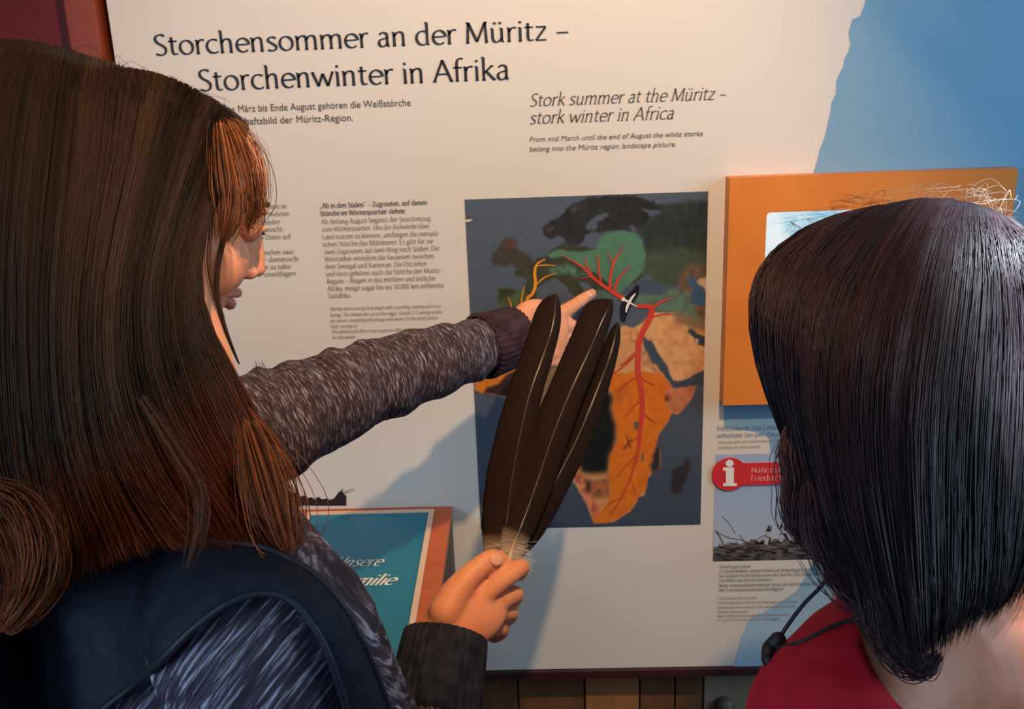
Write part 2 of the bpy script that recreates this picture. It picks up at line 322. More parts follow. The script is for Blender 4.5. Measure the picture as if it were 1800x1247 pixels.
struct('ceiling', *box(-2.6, 2.6, -4, .2, 2.9, 3.0), m_plaster)
# maroon upper field and the wooden post at the board's left edge
mp = put('maroon_panel', *box(-1.6, -.605, .03, .075, .0, 2.6), m_maroon, None); reparent(mp, wb)
tp = bevel(put('trim_1', *box(-.60, -.56, -.012, .075, 0, 2.6), m_post), .003); tp['kind'] = 'structure'
# planks of the wainscot under the board: pieces of the wall
xs = [-.56, -.44, -.335, -.235, -.142, -.052, .058, .148, .206, .252, .345, .432, .53, .62, .72, .81]
tone = [0, 1, 0, 0, 0, 0, 1, 0, 0, 2, 2, 2, 0, 2, 0]
for i in range(len(xs)-1):
    o = bevel(put('plank', *box(xs[i]+.0012, xs[i+1]-.0012, .035+.001*(i % 3), .074, 0, 2.4), m_plank[tone[i]]), .002); reparent(o, wb)
kn = put('wood_knot', *tube([B(1273, 1240, .036), B(1273, 1240, .034)], [.018, .017], sides=20), mat('knot_wood', lin(92, 78, 62), .6), None); reparent(kn, wb)
bt = bevel(put('trim_2', *box(-.556, .83, -.006, .035, .785, .7985), noisy(mat('dark_red_trim', (.03, .01, .01), .5), lin(50, 20, 24), lin(66, 30, 32), (8, 8, 8))), .002); bt['kind'] = 'structure'

# ================================================================== EXHIBIT BOARD
BZ0, BZ1, BX0, BX1 = .799, 2.05, -.549, .82
board = thing('exhibit_board', 'large cream and blue printed exhibition board about storks with a map of Africa', 'display board', (0, 0.02, BZ0))
m_board = mat('board_print', lin(222, 216, 206), .42, .45)
bevel(put('board_sheet', *box(BX0, BX1, 0, .03, BZ0, BZ1), m_board, board), .0015)
m_ink = mat('black_ink', lin(30, 34, 42), .5); m_ink2 = mat('grey_ink', lin(88, 84, 80), .5); m_ink3 = mat('pale_ink', lin(140, 130, 118), .5); m_ink4 = mat('brown_ink', lin(112, 100, 88), .5)
m_print = attrmat('printed_picture', .35, .5)
# blue printed clouds, right side
edge = [(1521, 2), (1519, 10), (1512, 28), (1498, 34), (1495, 45), (1491, 58), (1495, 78), (1490, 93), (1484, 104), (1482, 118), (1474, 132), (1470, 142), (1469, 165), (1461, 182), (1459, 200), (1455, 215), (1452, 232), (1447, 248), (1441, 262), (1437, 280), (1430, 302)]
lower = [(1272, 712), (1273, 752), (1320, 758), (1344, 764), (1352, 772), (1355, 800), (1346, 822), (1352, 850), (1420, 850), (1430, 990), (1400, 1040), (1345, 1075), (1318, 1088), (1303, 1120), (1296, 1150), (1288, 1179)]
def cloud_fn(u, v, W):
    x = W[..., 0]; z = W[..., 2]; sh = x.shape
    n1 = fbm(np.stack([x*3.1, z*3.1, 0*x], -1).reshape(-1, 3), 4).reshape(sh); n2 = fbm(np.stack([x*1.6+5, z*2.2, 0*x+3], -1).reshape(-1, 3), 3).reshape(sh)
    c = np.array(lin(128, 168, 194))[None, None]*np.ones(sh+(1,))
    d = (u-(1545+(v)*1.02))/60.0; streak = np.exp(-d*d)*np.clip((n1-.25)*2.2, 0, 1)
    deep = np.array(lin(66, 136, 184)); c = c+(deep-c)*(.8*streak)[..., None]
    t = np.clip((u-1480)/340, 0, 1)[..., None]*.45; c = c+(np.array(lin(98, 164, 204))-c)*t
    c = c+(np.array(lin(168, 196, 210))-c)*(np.clip(n2-.5, 0, 1)*1.6)[..., None]
    low = np.clip((v-1000)/120, 0, 1)[..., None]; c = c+(np.array(lin(176, 206, 224))-c)*low*.8
    return c
def cloud_part(name, x0, x1, z0, z1, poly, res=.004):
    """board-coloured cells removed: only cells inside the printed shape are kept; the edge follows the traced outline"""
    poly_w = [BD.hit(*p) for p in poly]
    from mathutils.geometry import tessellate_polygon
    bm = bmesh.new(); vs = [bm.verts.new((a, b, 0)) for a, b in poly_w]
    for t in tessellate_polygon([[Vector((a, b, 0)) for a, b in poly_w]]): bm.faces.new([vs[i] for i in t])
    bmesh.ops.recalc_face_normals(bm, faces=bm.faces)
    a0 = min(p[0] for p in poly_w); a1 = max(p[0] for p in poly_w); b0 = min(p[1] for p in poly_w); b1 = max(p[1] for p in poly_w)
    for k in np.arange(a0+.012, a1, .012): bmesh.ops.bisect_plane(bm, geom=bm.verts[:]+bm.edges[:]+bm.faces[:], plane_co=(k, 0, 0), plane_no=(1, 0, 0))
    for k in np.arange(b0+.012, b1, .012): bmesh.ops.bisect_plane(bm, geom=bm.verts[:]+bm.edges[:]+bm.faces[:], plane_co=(0, k, 0), plane_no=(0, 1, 0))
    me = bpy.data.meshes.new(name); bm.to_mesh(me); bm.free(); v = getv(me); Wd = BD.o+v[:, :1]*BD.ex+v[:, 1:2]*BD.ez+BD.n*.0003
    setv(me, Wd); u_, v_ = pixa(Wd); C = cloud_fn(u_[None], v_[None], Wd[None])[0]; setcol(me, C)
    o = link(name, me, None, m_print); reparent(o, board); return o
cloud_part('cloud_print', 0, 0, 0, 0, edge+[(1430, 330), (1990, 330), (1990, -220), (1540, -220), (1531, -90)])
cloud_part('cloud_print', 0, 0, 0, 0, [(1780, 330), (1990, 330), (1990, 712), (1780, 712)])
cloud_part('cloud_print', 0, 0, 0, 0, lower+[(1990, 1168), (1990, 712)])

# ------------------------------------------------------------------ the map
c2 = lambda L_: [(800+x/3.898, 320+y/3.898) for x, y in L_]
c3 = lambda L_: [(800+x/3.667, 600+y/3.667) for x, y in L_]
mapcol = {}
def map_fn(u, v, W):
    sh = u.shape; x = (u-816)/427; p3 = np.stack([u/9., v/9., 0*u], -1).reshape(-1, 3)
    n = fbm(p3, 4).reshape(sh); nb = fbm(p3/4+9, 3).reshape(sh)
    C = np.zeros(sh+(3,)); C[:] = lin(82, 94, 108); C = C+(np.array(lin(48, 60, 76))-C)*np.clip((v-620)/320, 0, 1)[..., None]*.65
    wob = (n-.5)*9; wob2 = (fbm(p3*1.3+40, 4).reshape(sh)-.5)*9
    def fill(poly, col, soft=1, w=1., col2=None, amp=1.4, al=1.):
        nonlocal C
        m_ = inpoly(u+wob*w, v+wob2*w, poly).astype(float); m_ = blur(m_, soft)[..., None]*al
        c = np.array(lin(*col)); c = c*np.ones(sh+(3,))
        if col2: c = c+(np.array(lin(*col2))-c)*np.clip((n-.35)*2.6, 0, 1)[..., None]
        C = C*(1-m_)+c*m_
    # northern lands
    fill(c2([(1260, 190), (1500, 140), (1740, 120), (1740, 640), (1640, 620), (1590, 640), (1540, 690), (1450, 700), (1300, 640), (1300, 500), (1280, 380), (1240, 330), (1000, 345), (960, 340), (980, 280), (1050, 215), (1150, 180)]), (44, 54, 56), 4, 1, (56, 66, 56))
    fill(c2([(1300, 480), (1560, 450), (1720, 480), (1720, 640), (1590, 640), (1540, 700), (1450, 720), (1300, 650)]), (64, 80, 66), 8, 1, (74, 88, 70))
    fill(c2([(590, 310), (640, 275), (700, 250), (760, 190), (830, 140), (900, 110), (1050, 92), (1200, 92), (1330, 130), (1440, 160), (1400, 190), (1330, 185), (1280, 190), (1390, 215), (1350, 232), (1280, 300), (1060, 330), (1000, 345), (950, 340), (930, 355), (890, 370), (860, 420), (820, 435), (770, 420), (745, 380), (700, 370), (650, 392), (610, 370)]), (38, 38, 36), 1, 1, (50, 50, 44))
    fill(c2([(890, 300), (920, 270), (975, 225), (1050, 208), (1045, 240), (975, 275), (975, 310), (950, 335), (900, 325)]), (82, 92, 110), 1, .6)
    fill(c2([(1180, 305), (1215, 295), (1245, 320), (1220, 335)]), (82, 92, 110), 1, .5); fill(c2([(1280, 190), (1400, 195), (1415, 215), (1340, 235)]), (78, 88, 106), 1, .7)
    fill(c2([(620, 320), (660, 305), (685, 310), (640, 345)]), (92, 88, 84), 2, .6, (50, 50, 46)); fill(c2([(790, 190), (830, 165), (900, 160), (905, 175), (850, 190), (800, 215)]), (84, 84, 80), 3, 1.2, (44, 44, 42))
    fill(c2([(250, 500), (330, 400), (400, 385), (435, 420), (420, 460), (500, 500), (535, 540), (520, 580), (430, 600), (400, 570), (260, 580)]), (74, 66, 58), 2, 1, (58, 60, 48)); fill(c2([(340, 410), (400, 390), (430, 430), (400, 470), (345, 450)]), (92, 62, 52), 3, 1)
    fill(c2([(400, 620), (480, 590), (560, 520), (620, 500), (700, 430), (760, 410), (860, 440), (1000, 460), (1300, 640), (1100, 760), (1040, 770), (1000, 800), (960, 740), (900, 690), (850, 690), (900, 780), (860, 800), (800, 770), (750, 700), (680, 660), (620, 690), (560, 720), (560, 800), (470, 830), (480, 720), (490, 660), (400, 640)]), (66, 70, 52), 1, 1, (54, 56, 46))
    fill(c2([(290, 740), (330, 730), (450, 745), (500, 780), (460, 840), (380, 870), (300, 865)]), (88, 104, 70), 2, .6, (72, 84, 60)); fill(c2([(290, 735), (360, 735), (440, 745), (330, 800), (300, 840)]), (56, 58, 46), 3, .8)
    gcol, gcol2 = (84, 132, 104), (78, 122, 96)
    fill(c2([(630, 500), (700, 462), (780, 470), (880, 480), (960, 462), (985, 400), (1050, 348), (1150, 333), (1225, 350), (1275, 400), (1303, 480), (1300, 570), (1250, 650), (1170, 720), (1115, 770), (1060, 700), (960, 620), (900, 600), (830, 562), (740, 512), (650, 520)]), gcol, 1, .35, gcol2)
    fill(c2([(640, 590), (760, 570), (860, 600), (930, 650), (850, 640), (740, 625), (640, 620)]), gcol, 4, 1.5, (66, 76, 56)); fill(c2([(960, 750), (1020, 740), (1070, 780), (1060, 820), (1000, 800)]), (78, 110, 94), 4, 1)
    fill(c2([(1295, 650), (1330, 640), (1360, 655), (1320, 670)]), (92, 108, 104), 2, 1); fill(c2([(1220, 720), (1300, 672), (1400, 690), (1450, 740), (1400, 772), (1300, 765), (1250, 740), (1170, 760), (1120, 775), (1170, 730)]), (72, 84, 104), 1, .8)
    fill(c2([(1530, 640), (1600, 570), (1720, 560), (1720, 1000), (1600, 960), (1540, 900)]), (120, 96, 78), 7, 1.5, (84, 80, 64)); fill(c2([(1130, 790), (1260, 765), (1400, 775), (1480, 735), (1600, 760), (1625, 850), (1650, 940), (1560, 950), (1500, 905), (1400, 880), (1270, 850), (1150, 830)]), (96, 130, 112), 3, 1.2, (84, 104, 84))
    fill(c2([(1590, 670), (1640, 650), (1690, 690), (1720, 760), (1720, 850), (1640, 850), (1605, 800), (1620, 740)]), (66, 96, 130), 1, .7); fill(c2([(1655, 680), (1720, 655), (1720, 760), (1690, 720)]), (200, 180, 150), 1, 1.3, (160, 120, 90))
    # desert lands
    sand, sand2 = (226, 172, 116), (206, 148, 98)
    fill(c2([(1140, 985), (1180, 988), (1225, 1000), (1285, 965), (1340, 895), (1500, 895), (1590, 960), (1740, 1010), (1740, 1280), (820, 1300), (900, 1240), (1050, 1200), (1100, 1100)]), sand, 1, .35, sand2)
    fill(c2([(1480, 890), (1560, 900), (1740, 960), (1740, 1030), (1600, 1000), (1520, 960)]), (120, 120, 92), 6, 1.5, (150, 110, 80)); fill(c2([(1300, 1080), (1400, 1080), (1430, 1150), (1470, 1247), (1420, 1247), (1360, 1160)]), (186, 120, 82), 5, 1.5, (214, 150, 104))
    fill(c3([(700, -20), (1210, -20), (1300, 100), (1390, 290), (1410, 312), (1550, 290), (1530, 350), (1480, 430), (1430, 470), (1385, 460), (1370, 520), (1310, 600), (1300, 660), (1330, 720), (1320, 820), (1270, 850), (1240, 880), (1225, 930), (1220, 990), (1180, 1010), (1150, 1070), (1080, 1130), (1020, 1162), (900, 1175), (885, 1150), (850, 1060), (810, 980), (750, 890), (745, 840), (780, 800), (770, 700), (740, 620), (700, 560), (300, 360), (130, 320), (130, 200), (330, 160)]), (214, 158, 104), 1, .35, sand2)
    fill(c3([(1250, 0), (1740, -60), (1740, 180), (1600, 185), (1500, 240), (1440, 262), (1400, 250), (1330, 120)]), (226, 174, 122), 1, .4, (206, 148, 100))
    fill(c3([(1200, 20), (1250, 100), (1300, 190), (1330, 215), (1240, 200), (1190, 120)]), (176, 122, 88), 3, 1.5, sand)
    fill(c3([(1340, 340), (1400, 300), (1550, 290), (1530, 350), (1480, 430), (1430, 470), (1385, 460), (1370, 410)]), (206, 128, 92), 1, .4, (176, 106, 72)); fill(c3([(1330, 360), (1370, 340), (1390, 380), (1350, 410)]), (120, 66, 44), 3, 1)
    fill(c3([(120, 320), (330, 210), (420, 180), (420, 380), (130, 330)]), (58, 44, 40), 3, 1); 
    fill(c3([(130, 210), (350, 150), (420, 120), (330, 220), (270, 280), (200, 300), (180, 340), (130, 310)]), (214, 124, 46), 2, .4, (200, 112, 40))
    fill(c3([(700, 200), (920, 290), (1000, 320), (1030, 360), (1010, 430), (1045, 540), (1040, 640), (1005, 740), (985, 850), (900, 860), (810, 850), (775, 760), (770, 700), (740, 600), (560, 500)]), (22, 28, 28), 7, .6, (28, 34, 30))
    fill(c3([(745, 840), (760, 830), (850, 870), (870, 980), (930, 1060), (960, 1040), (900, 1175), (850, 1060), (810, 980)]), (222, 140, 96), 2, .8, (176, 92, 62)); fill(c3([(830, 880), (890, 900), (880, 1000), (840, 960)]), (60, 36, 30), 5, 1.2)
    fill(c3([(880, 900), (1000, 880), (1000, 1000), (920, 1020), (870, 980)]), (188, 110, 68), 5, 1, (120, 76, 56))
    orange, orange2 = (226, 120, 34), (212, 108, 30)
    fill(c3([(930, 290), (1000, 200), (1100, 210), (1160, 190), (1240, 200), (1330, 212), (1400, 292), (1345, 350), (1360, 400), (1392, 460), (1370, 520), (1310, 600), (1290, 700), (1250, 850), (1228, 960), (1180, 1010), (1140, 1080), (1060, 1140), (1000, 1165), (900, 1178), (885, 1150), (950, 1085), (1000, 1010), (1003, 930), (983, 860), (1000, 740), (1045, 640), (1045, 540), (1012, 430), (1030, 360), (1000, 315)]), orange, 1, .25, orange2, al=.96)
    fill(c3([(1250, 850), (1300, 640), (1330, 720), (1320, 830), (1270, 855)]), (48, 50, 52), 3, .8)
    fill(c3([(1030, 300), (1110, 250), (1110, 330), (1060, 420), (1030, 420)]), (170, 96, 36), 6, 1, al=.6)
    # red sea, gulf, lakes
    fill(c2([(1275, 1060), (1300, 1060), (1350, 1150), (1400, 1247), (1350, 1247), (1290, 1120)]), (70, 84, 100), 1, .5); fill(c3([(1215, -5), (1265, -5), (1310, 80), (1370, 165), (1398, 258), (1372, 245), (1325, 195), (1280, 120), (1235, 50)]), (66, 80, 96), 1, .5)
    fill(c2([(1595, 1010), (1620, 1000), (1690, 1055), (1720, 1060), (1720, 1125), (1670, 1122), (1640, 1080)]), (58, 70, 86), 1, .8); fill(c2([(1645, 1075), (1665, 1075), (1668, 1115), (1650, 1105)]), (214, 190, 170), 1, .6)
    fill(c3([(1390, 255), (1440, 262), (1500, 245), (1600, 188), (1740, 180), (1740, 300), (1560, 280), (1410, 302)]), (66, 78, 94), 1, .3)
    fill(c3([(1155, 522), (1182, 518), (1180, 565), (1155, 570)]), (92, 92, 84), 1, .2); fill(c3([(1095, 600), (1105, 598), (1135, 690), (1122, 692)]), (84, 60, 44), 1, .2); fill(c3([(1140, 622), (1145, 630), (1090, 700), (1082, 692)]), (90, 62, 40), 1, .2); fill(c3([(1200, 720), (1215, 730), (1215, 785), (1203, 770)]), (104, 92, 72), 1, .3)
    fill(c3([(1500, 750), (1525, 790), (1490, 880), (1460, 980), (1400, 980), (1385, 930), (1400, 830), (1470, 800)]), (50, 50, 52), 3, .7, (58, 52, 50))
    fill(c2([(55, 262), (125, 253), (105, 270), (55, 276)]), (235, 225, 210), 0, .2); fill(c2([(70, 244), (115, 240), (140, 256), (118, 256), (70, 258)]), (98, 66, 50), 1, .4)
    for (a, b, r) in ((455, 345, 10), (322, 310, 7), (370, 378, 7)): fill(c2([(a-r, b), (a, b-r), (a+r, b), (a, b+r)]), (60, 62, 60), 1, .3)
    return np.clip(C, 0, 1)
mx0, mz1 = BD.hit(816, 350); mx1, mz0 = BD.hit(1231, 922)
mapf = print_grid('map_print', -.0965, .2340, 1.0465, 1.5425, 290, 420, map_fn, m_print, board, .0006)
def strokes(name, items, conv, m, h):
    parts = []
    for pts, ws in items:
        pp = conv(pts); ws = ws if isinstance(ws, (list, tuple)) else [ws]*len(pp); k = max(8, 5*len(pp))
        A = cat(np.hstack([np.array(pp), np.array(ws)[:, None]]), k); q = [BD.hit(a, b) for a, b, _ in A]
        V, Fc = ribbon2d(q, A[:, 2]/3.8/1265); h += .00006; parts.append(([BD(x, z, h) for x, z in V], Fc))
    return parts
m_red = mat('red_route_ink', lin(206, 70, 54), .4); m_or = mat('yellow_route_ink', lin(232, 152, 44), .4)
red = strokes('r', [([(735, 502), (870, 580), (930, 640), (1000, 700), (1080, 750), (1150, 800)], [4, 14, 20, 24, 28, 32]), ([(1240, 850), (1320, 852), (1348, 885), (1320, 960), (1275, 1050), (1255, 1150), (1252, 1255)], [22, 34, 40, 40, 38, 34, 32]),
    ([(980, 500), (984, 600), (1000, 695)], [8, 12, 14]), ([(890, 510), (898, 560), (935, 630)], [4, 8, 10]), ([(1152, 438), (1092, 540), (1065, 640), (1060, 740)], [4, 16, 18, 18]), ([(1050, 480), (1075, 555)], [4, 8]), ([(1212, 568), (1125, 655), (1088, 745)], [4, 14, 16]), ([(860, 662), (940, 650), (1000, 700)], [4, 10, 12]),
    ([(1340, 870), (1410, 820), (1490, 795)], [22, 16, 5]), ([(1345, 925), (1420, 905), (1505, 902)], [9, 7, 4]), ([(1228, 1165), (1185, 1215), (1130, 1260)], [10, 9, 8]), ([(1210, 1015), (1200, 1060), (1235, 1095)], [3, 3, 3]), ([(1245, 1010), (1250, 1050)], [3, 3])], c2, m_red, .0015)
red += strokes('r', [([(1180, -10), (1182, 100), (1180, 200), (1205, 340), (1205, 470), (1190, 600), (1178, 720), (1130, 880), (1070, 1010), (995, 1130)], [32, 32, 34, 32, 30, 26, 18, 10, 8, 4]), ([(1165, 85), (1080, 165), (940, 250)], [10, 9, 7]), ([(1170, 225), (1100, 275), (1040, 325)], [9, 7, 5]), ([(1195, 225), (1230, 255), (1285, 282)], [9, 6, 4]), ([(1200, 375), (1150, 420), (1100, 480)], [8, 6, 4]), ([(1215, 465), (1250, 495), (1292, 522)], [8, 6, 5]), ([(1182, 610), (1130, 650), (1090, 690)], [6, 5, 3]), ([(1168, 735), (1100, 800), (1040, 872)], [6, 5, 4]), ([(1130, 880), (1150, 930), (1162, 985)], [5, 4, 3]), ([(1075, 1005), (1020, 1030), (980, 1062)], [6, 5, 3])], c3, m_red, .0015)
put('route_line', *joinm(red), m_red, board)
put('route_line', *joinm(strokes('o', [([(618, 528), (562, 562), (545, 620), (551, 700), (530, 765), (500, 790), (490, 835)], [7, 14, 20, 22, 20, 22, 22]), ([(555, 577), (610, 568), (690, 571)], [9, 8, 4]), ([(552, 705), (615, 652), (692, 625)], [10, 9, 4]), ([(477, 712), (462, 760), (452, 830)], [4, 9, 9]), ([(360, 788), (380, 825), (385, 860)], [4, 8, 9])], c2, m_or, .0015)), m_or, board)
stork_b = strokes('b', [([(1250, 705), (1232, 760), (1190, 810), (1160, 870), (1150, 955)], [22, 52, 66, 62, 26])], c2, None, .0018)
put('stork_wings', *joinm(stork_b), mat('black_print', lin(16, 20, 34), .5), board)
stork_w = strokes('b', [([(1235, 762), (1205, 800), (1180, 850), (1170, 892)], [8, 18, 18, 8]), ([(1150, 800), (1190, 822), (1245, 852)], [14, 13, 5]), ([(1140, 800), (1152, 802), (1165, 808)], [22, 26, 16])], c2, None, .0021)
put('stork_body', *joinm(stork_w), mat('white_print', lin(238, 236, 228), .5), board)

# ------------------------------------------------------------------ printed words
tt = dict(thick=.118, thin=.052)
put_lines('title_text', [write('t', 'Storchensommer an der M\u00fcritz \u2013', 272, 97.5, 1003, 36, None, None, **tt), write('t', 'Storchenwinter in Afrika', 350, 160, 898, 37, None, None, **tt)], m_ink, board)
F = 'sans'
put_lines('subtitle_text', [write('t', 'Mitte M\u00e4rz bis Ende August geh\u00f6ren die Wei\u00dfst\u00f6rche', 382, 198.5, 723, 13, None, None, font=F), write('t', 'Seit', 352, 200, 376, 13, None, None, font=F), write('t', 'zum Landschaftsbild der M\u00fcritz-Region.', 352, 222, 622, 13, None, None, font=F)], m_ink2, board)
put_lines('english_title_text', [write('t', 'Stork summer at the M\u00fcritz \u2013', 930, 187, 1276, 22, None, None, slant=.22, thick=.10, thin=.05), write('t', 'stork winter in Africa', 930, 218, 1184, 22, None, None, slant=.22, thick=.10, thin=.05)], m_ink2, board)
put_lines('english_subtitle_text', [write('t', 'From mid March until the end of August the white storks', 931, 249.5, 1235, 9.5, None, None, font=F, slant=.2), write('t', 'belong into the M\u00fcritz region landscape picture.', 931, 266.5, 1188, 9.5, None, None, font=F, slant=.2)], m_ink2, board)
bold = dict(thick=.15, thin=.08); reg = dict(thick=.10, thin=.055)
put_lines('column_heading', [write('t', '\u201eAb in den S\u00fcden" \u2013 Zugrouten, auf denen', 563, 366, 752, 8.6, None, None, **bold), write('t', 'St\u00f6rche im Winterquartier ziehen', 563, 379.5, 713, 8.6, None, None, **bold)], m_ink2, board)
colt = [('Ab Anfang August beginnt der Storchenzug', 565, 394, 758), ('zum Winterquartier. Um die Aufwinde \u00fcber', 566, 407, 756), ('Land nutzen zu k\u00f6nnen, umfliegen die europ\u00e4i-', 567, 420.5, 774), ('schen St\u00f6rche das Mittelmeer. Es gibt f\u00fcr sie', 568, 433.5, 762), ('zwei Zugrouten auf dem Weg nach S\u00fcden: Die', 570, 446.5, 773), ('Westzieher erreichen die Savannen zwischen', 571, 459.5, 764), ('dem Senegal und Kamerun. Die Ostzieher \u2013', 572, 472.5, 759), ('und dazu geh\u00f6ren auch die St\u00f6rche der M\u00fcritz-', 573, 485.5, 777), ('Region \u2013 fliegen in das mittlere und \u00f6stliche', 575, 498.5, 766), ('Afrika, einige sogar bis ins 10.000 km entfernte', 576, 511.5, 781), ('S\u00fcdafrika.', 577, 524, 619)]
put_lines('column_text', [write('t', s, a, b, c, 8.4, None, None, **reg) for s, a, b, c in colt], m_ink4, board)
engt = [('Shortly after nesting they begin with courtship, mating and incu-', 580, 546, 777), ('bating. The female lays up to five eggs. Usually 2\u20133 young storks', 580, 556.5, 777), ('per season, supporting the young ones alone. On the south before', 580, 566.5, 770), ('their journey to', 582, 576.5, 628), ('The white stork flies in two routes to Africa and the eastern', 583, 586, 760), ('for the winter', 584, 596, 625)]
put_lines('english_column_text', [write('t', s, a, b, c, 6, None, None, thick=.12, thin=.07, slant=.2) for s, a, b, c in engt], m_ink3, board)
lt = [('Nach der Paarung beginnen sie', 385, 370, 505), ('den Horst zu bauen. Das Weibchen', 380, 383.5, 510), ('br\u00fctet und Eier werden', 390, 397, 494), ('regelm\u00e4\u00dfig vertauscht:', 396, 409.5, 500), ('nehmen ihren Eltern auf', 400, 423, 512), ('Er folgt den Menschen zwar', 396, 450, 518), ('als Vogel \u2013 dennoch', 404, 462.5, 526), ('kommen sie ihm zu nahe', 396, 475.5, 512), ('und st\u00f6ren unn\u00f6tigen', 400, 488, 522)]
put_lines('column_text', [write('t', s, a, b, c, 8.4, None, None, **reg) for s, a, b, c in lt], m_ink4, board)
rt = [('Einblicke in das Leben im Horst', 1260, 757, 1420, 7.5), ('erhalten Sie per Druck auf', 1260, 769.5, 1400, 7.5)]
put_lines('button_text', [write('t', s, a, b, c, h_, None, None, **reg) for s, a, b, c, h_ in rt], mat('blue_grey_ink', lin(88, 110, 138), .5), board)
put_lines('english_button_text', [write('t', 'You can get an impression of the life', 1261, 779.5, 1385, 5.5, None, None, slant=.2), write('t', 'nesting on our screen', 1261, 789, 1336, 5.5, None, None, slant=.2)], m_ink3, board)
pt = [('St\u00f6rche ganz privat!', 1265, 999, 1319, 6), ('In Friedrichsfelde, einem Ortsteil von Ankershagen, erhalten', 1264, 1007, 1438, 6), ('Sie Einblicke in die Kinderstube der Storche. Eine Kamera \u00fcbertr\u00e4gt', 1264, 1015, 1462, 6), ('Live-Bilder aus dem Storchennest.', 1264, 1023, 1358, 6), ('Mehr Informationen erhalten Sie an der Information im Foyer', 1264, 1032, 1452, 6), ('den Touristinformationen der Region!', 1263, 1040, 1377, 6)]
put_lines('stork_camera_text', [write('t', s, a, b, c, h_, None, None, **reg) for s, a, b, c, h_ in pt], mat('slate_ink', lin(84, 98, 112), .5), board)
qt = [('The private life of storks', 1264, 1054, 1330, 5), ('In Friedrichsfelde, a district of Ankershagen, one can look', 1263, 1062, 1400, 5), ('directly into the stork nest. One camera transmits live', 1262, 1070, 1396, 5), ('from the nest', 1262, 1078, 1314, 5), ('More information is available at the information', 1261, 1085, 1385, 5), ('or at all information points in the region', 1261, 1092, 1370, 5)]
put_lines('english_stork_camera_text', [write('t', s, a, b, c, h_, None, None, slant=.2) for s, a, b, c, h_ in qt], m_ink3, board)

# ------------------------------------------------------------------ nest photograph print
def nest_fn(u, v, W):
    sh = u.shape; p = np.stack([u/5., v/5., 0*u], -1).reshape(-1, 3); n = fbm(p, 5).reshape(sh); n2 = fbm(p*np.array([.5, 2.2, 1])+7, 4).reshape(sh)
    C = np.zeros(sh+(3,)); C[:] = lin(158, 184, 214); C = C+(np.array(lin(186, 196, 210))-C)*np.clip((v-850)/100, 0, 1)[..., None]*.7
    top = 958-10*np.sin((u-1255)/60)+(n-.5)*16-np.clip((u-1330)/90, 0, 1)*6
    k = np.clip((v-top)/4, 0, 1)[..., None]; base = np.array(lin(120, 112, 106)); dk = np.array(lin(34, 32, 36)); t = np.clip((n2-.35)*3, 0, 1)[..., None]
    t = t*(1-.6*np.clip((v-970)/20, 0, 1)[..., None]); C = C*(1-k)+(dk+(base-dk)*t)*k; return C
print_grid('nest_photo_print', *sorted([BD.hit(1257, 850)[0], .42]), BD.hit(1256, 987)[1], BD.hit(1256, 800)[1], 150, 110, nest_fn, m_print, board, .0006)
idn = lambda L_: L_
def strokes_px(items, h): return strokes('x', [(p, [w_*3.8 for w_ in (w if isinstance(w, (list, tuple)) else [w]*len(p))]) for p, w in items], idn, None, h)
put('nest_twigs', *joinm(strokes_px([([(1257, 933), (1280, 945), (1300, 948), (1325, 958)], 1.2), ([(1270, 908), (1283, 922), (1292, 938)], 1), ([(1258, 932), (1266, 945), (1272, 957)], 2), ([(1320, 960), (1335, 945), (1345, 941), (1352, 946)], 1.2), ([(1300, 940), (1310, 952), (1325, 962)], 1), ([(1370, 938), (1382, 940), (1384, 950)], 1.5)], .0012)), m_ink2, board)
m_pg = mat('pale_grey_print', lin(176, 180, 186), .5)
for q_ in (([(1346, 957), (1350, 940), (1352, 930)], [7, 7, 5]), ([(1372, 952), (1376, 938), (1380, 925)], [7, 8, 5]), ([(1390, 950), (1388, 936), (1384, 926)], [6, 8, 5])): put('stork_chick', *joinm(strokes_px([q_], .0011)), m_pg, board)
put('adult_stork', *joinm(strokes_px([([(1386, 860), (1384, 868), (1380, 880)], [14, 14, 5])], .0011)), m_pg, board)
put('stork_beaks', *joinm(strokes_px([([(1349, 934), (1352, 922)], [6, 1]), ([(1353, 934), (1356, 924)], [4, 1]), ([(1372, 929), (1375, 917)], [5, 1]), ([(1380, 932), (1379, 916)], [5, 1]), ([(1384, 926), (1390, 938)], [4, 2]), ([(1382, 870), (1381, 885), (1379, 900)], [6, 5, 1]), ([(1354, 944), (1352, 956)], [3, 1]), ([(1380, 936), (1382, 950)], [3, 1])], .0014)), m_ink, board)
# dark silhouette print above the lectern
def nest_sil(u):
    return 884-14*np.clip(np.sin((u-487)/38), 0, 1)**.6
sil = [(470, 889), (474, 872), (480, 876), (486, 872), (497, 868), (503, 866), (510, 867), (514, 865), (522, 869), (527, 874), (534, 871), (540, 876), (548, 874), (553, 878), (560, 873), (566, 878), (575, 876), (580, 879), (588, 876), (595, 866), (600, 862), (604, 868), (609, 872), (609, 889)]
poly_px('nest_silhouette', sil, .0008, mat('black_brown_print', lin(30, 22, 20), .6), board)
put('nest_twigs', *joinm(strokes_px([([(590, 884), (598, 870), (603, 860)], 1.6), ([(598, 870), (612, 862), (624, 860)], .8), ([(600, 868), (612, 866), (620, 862)], .6)], .0009)), m_ink, board)

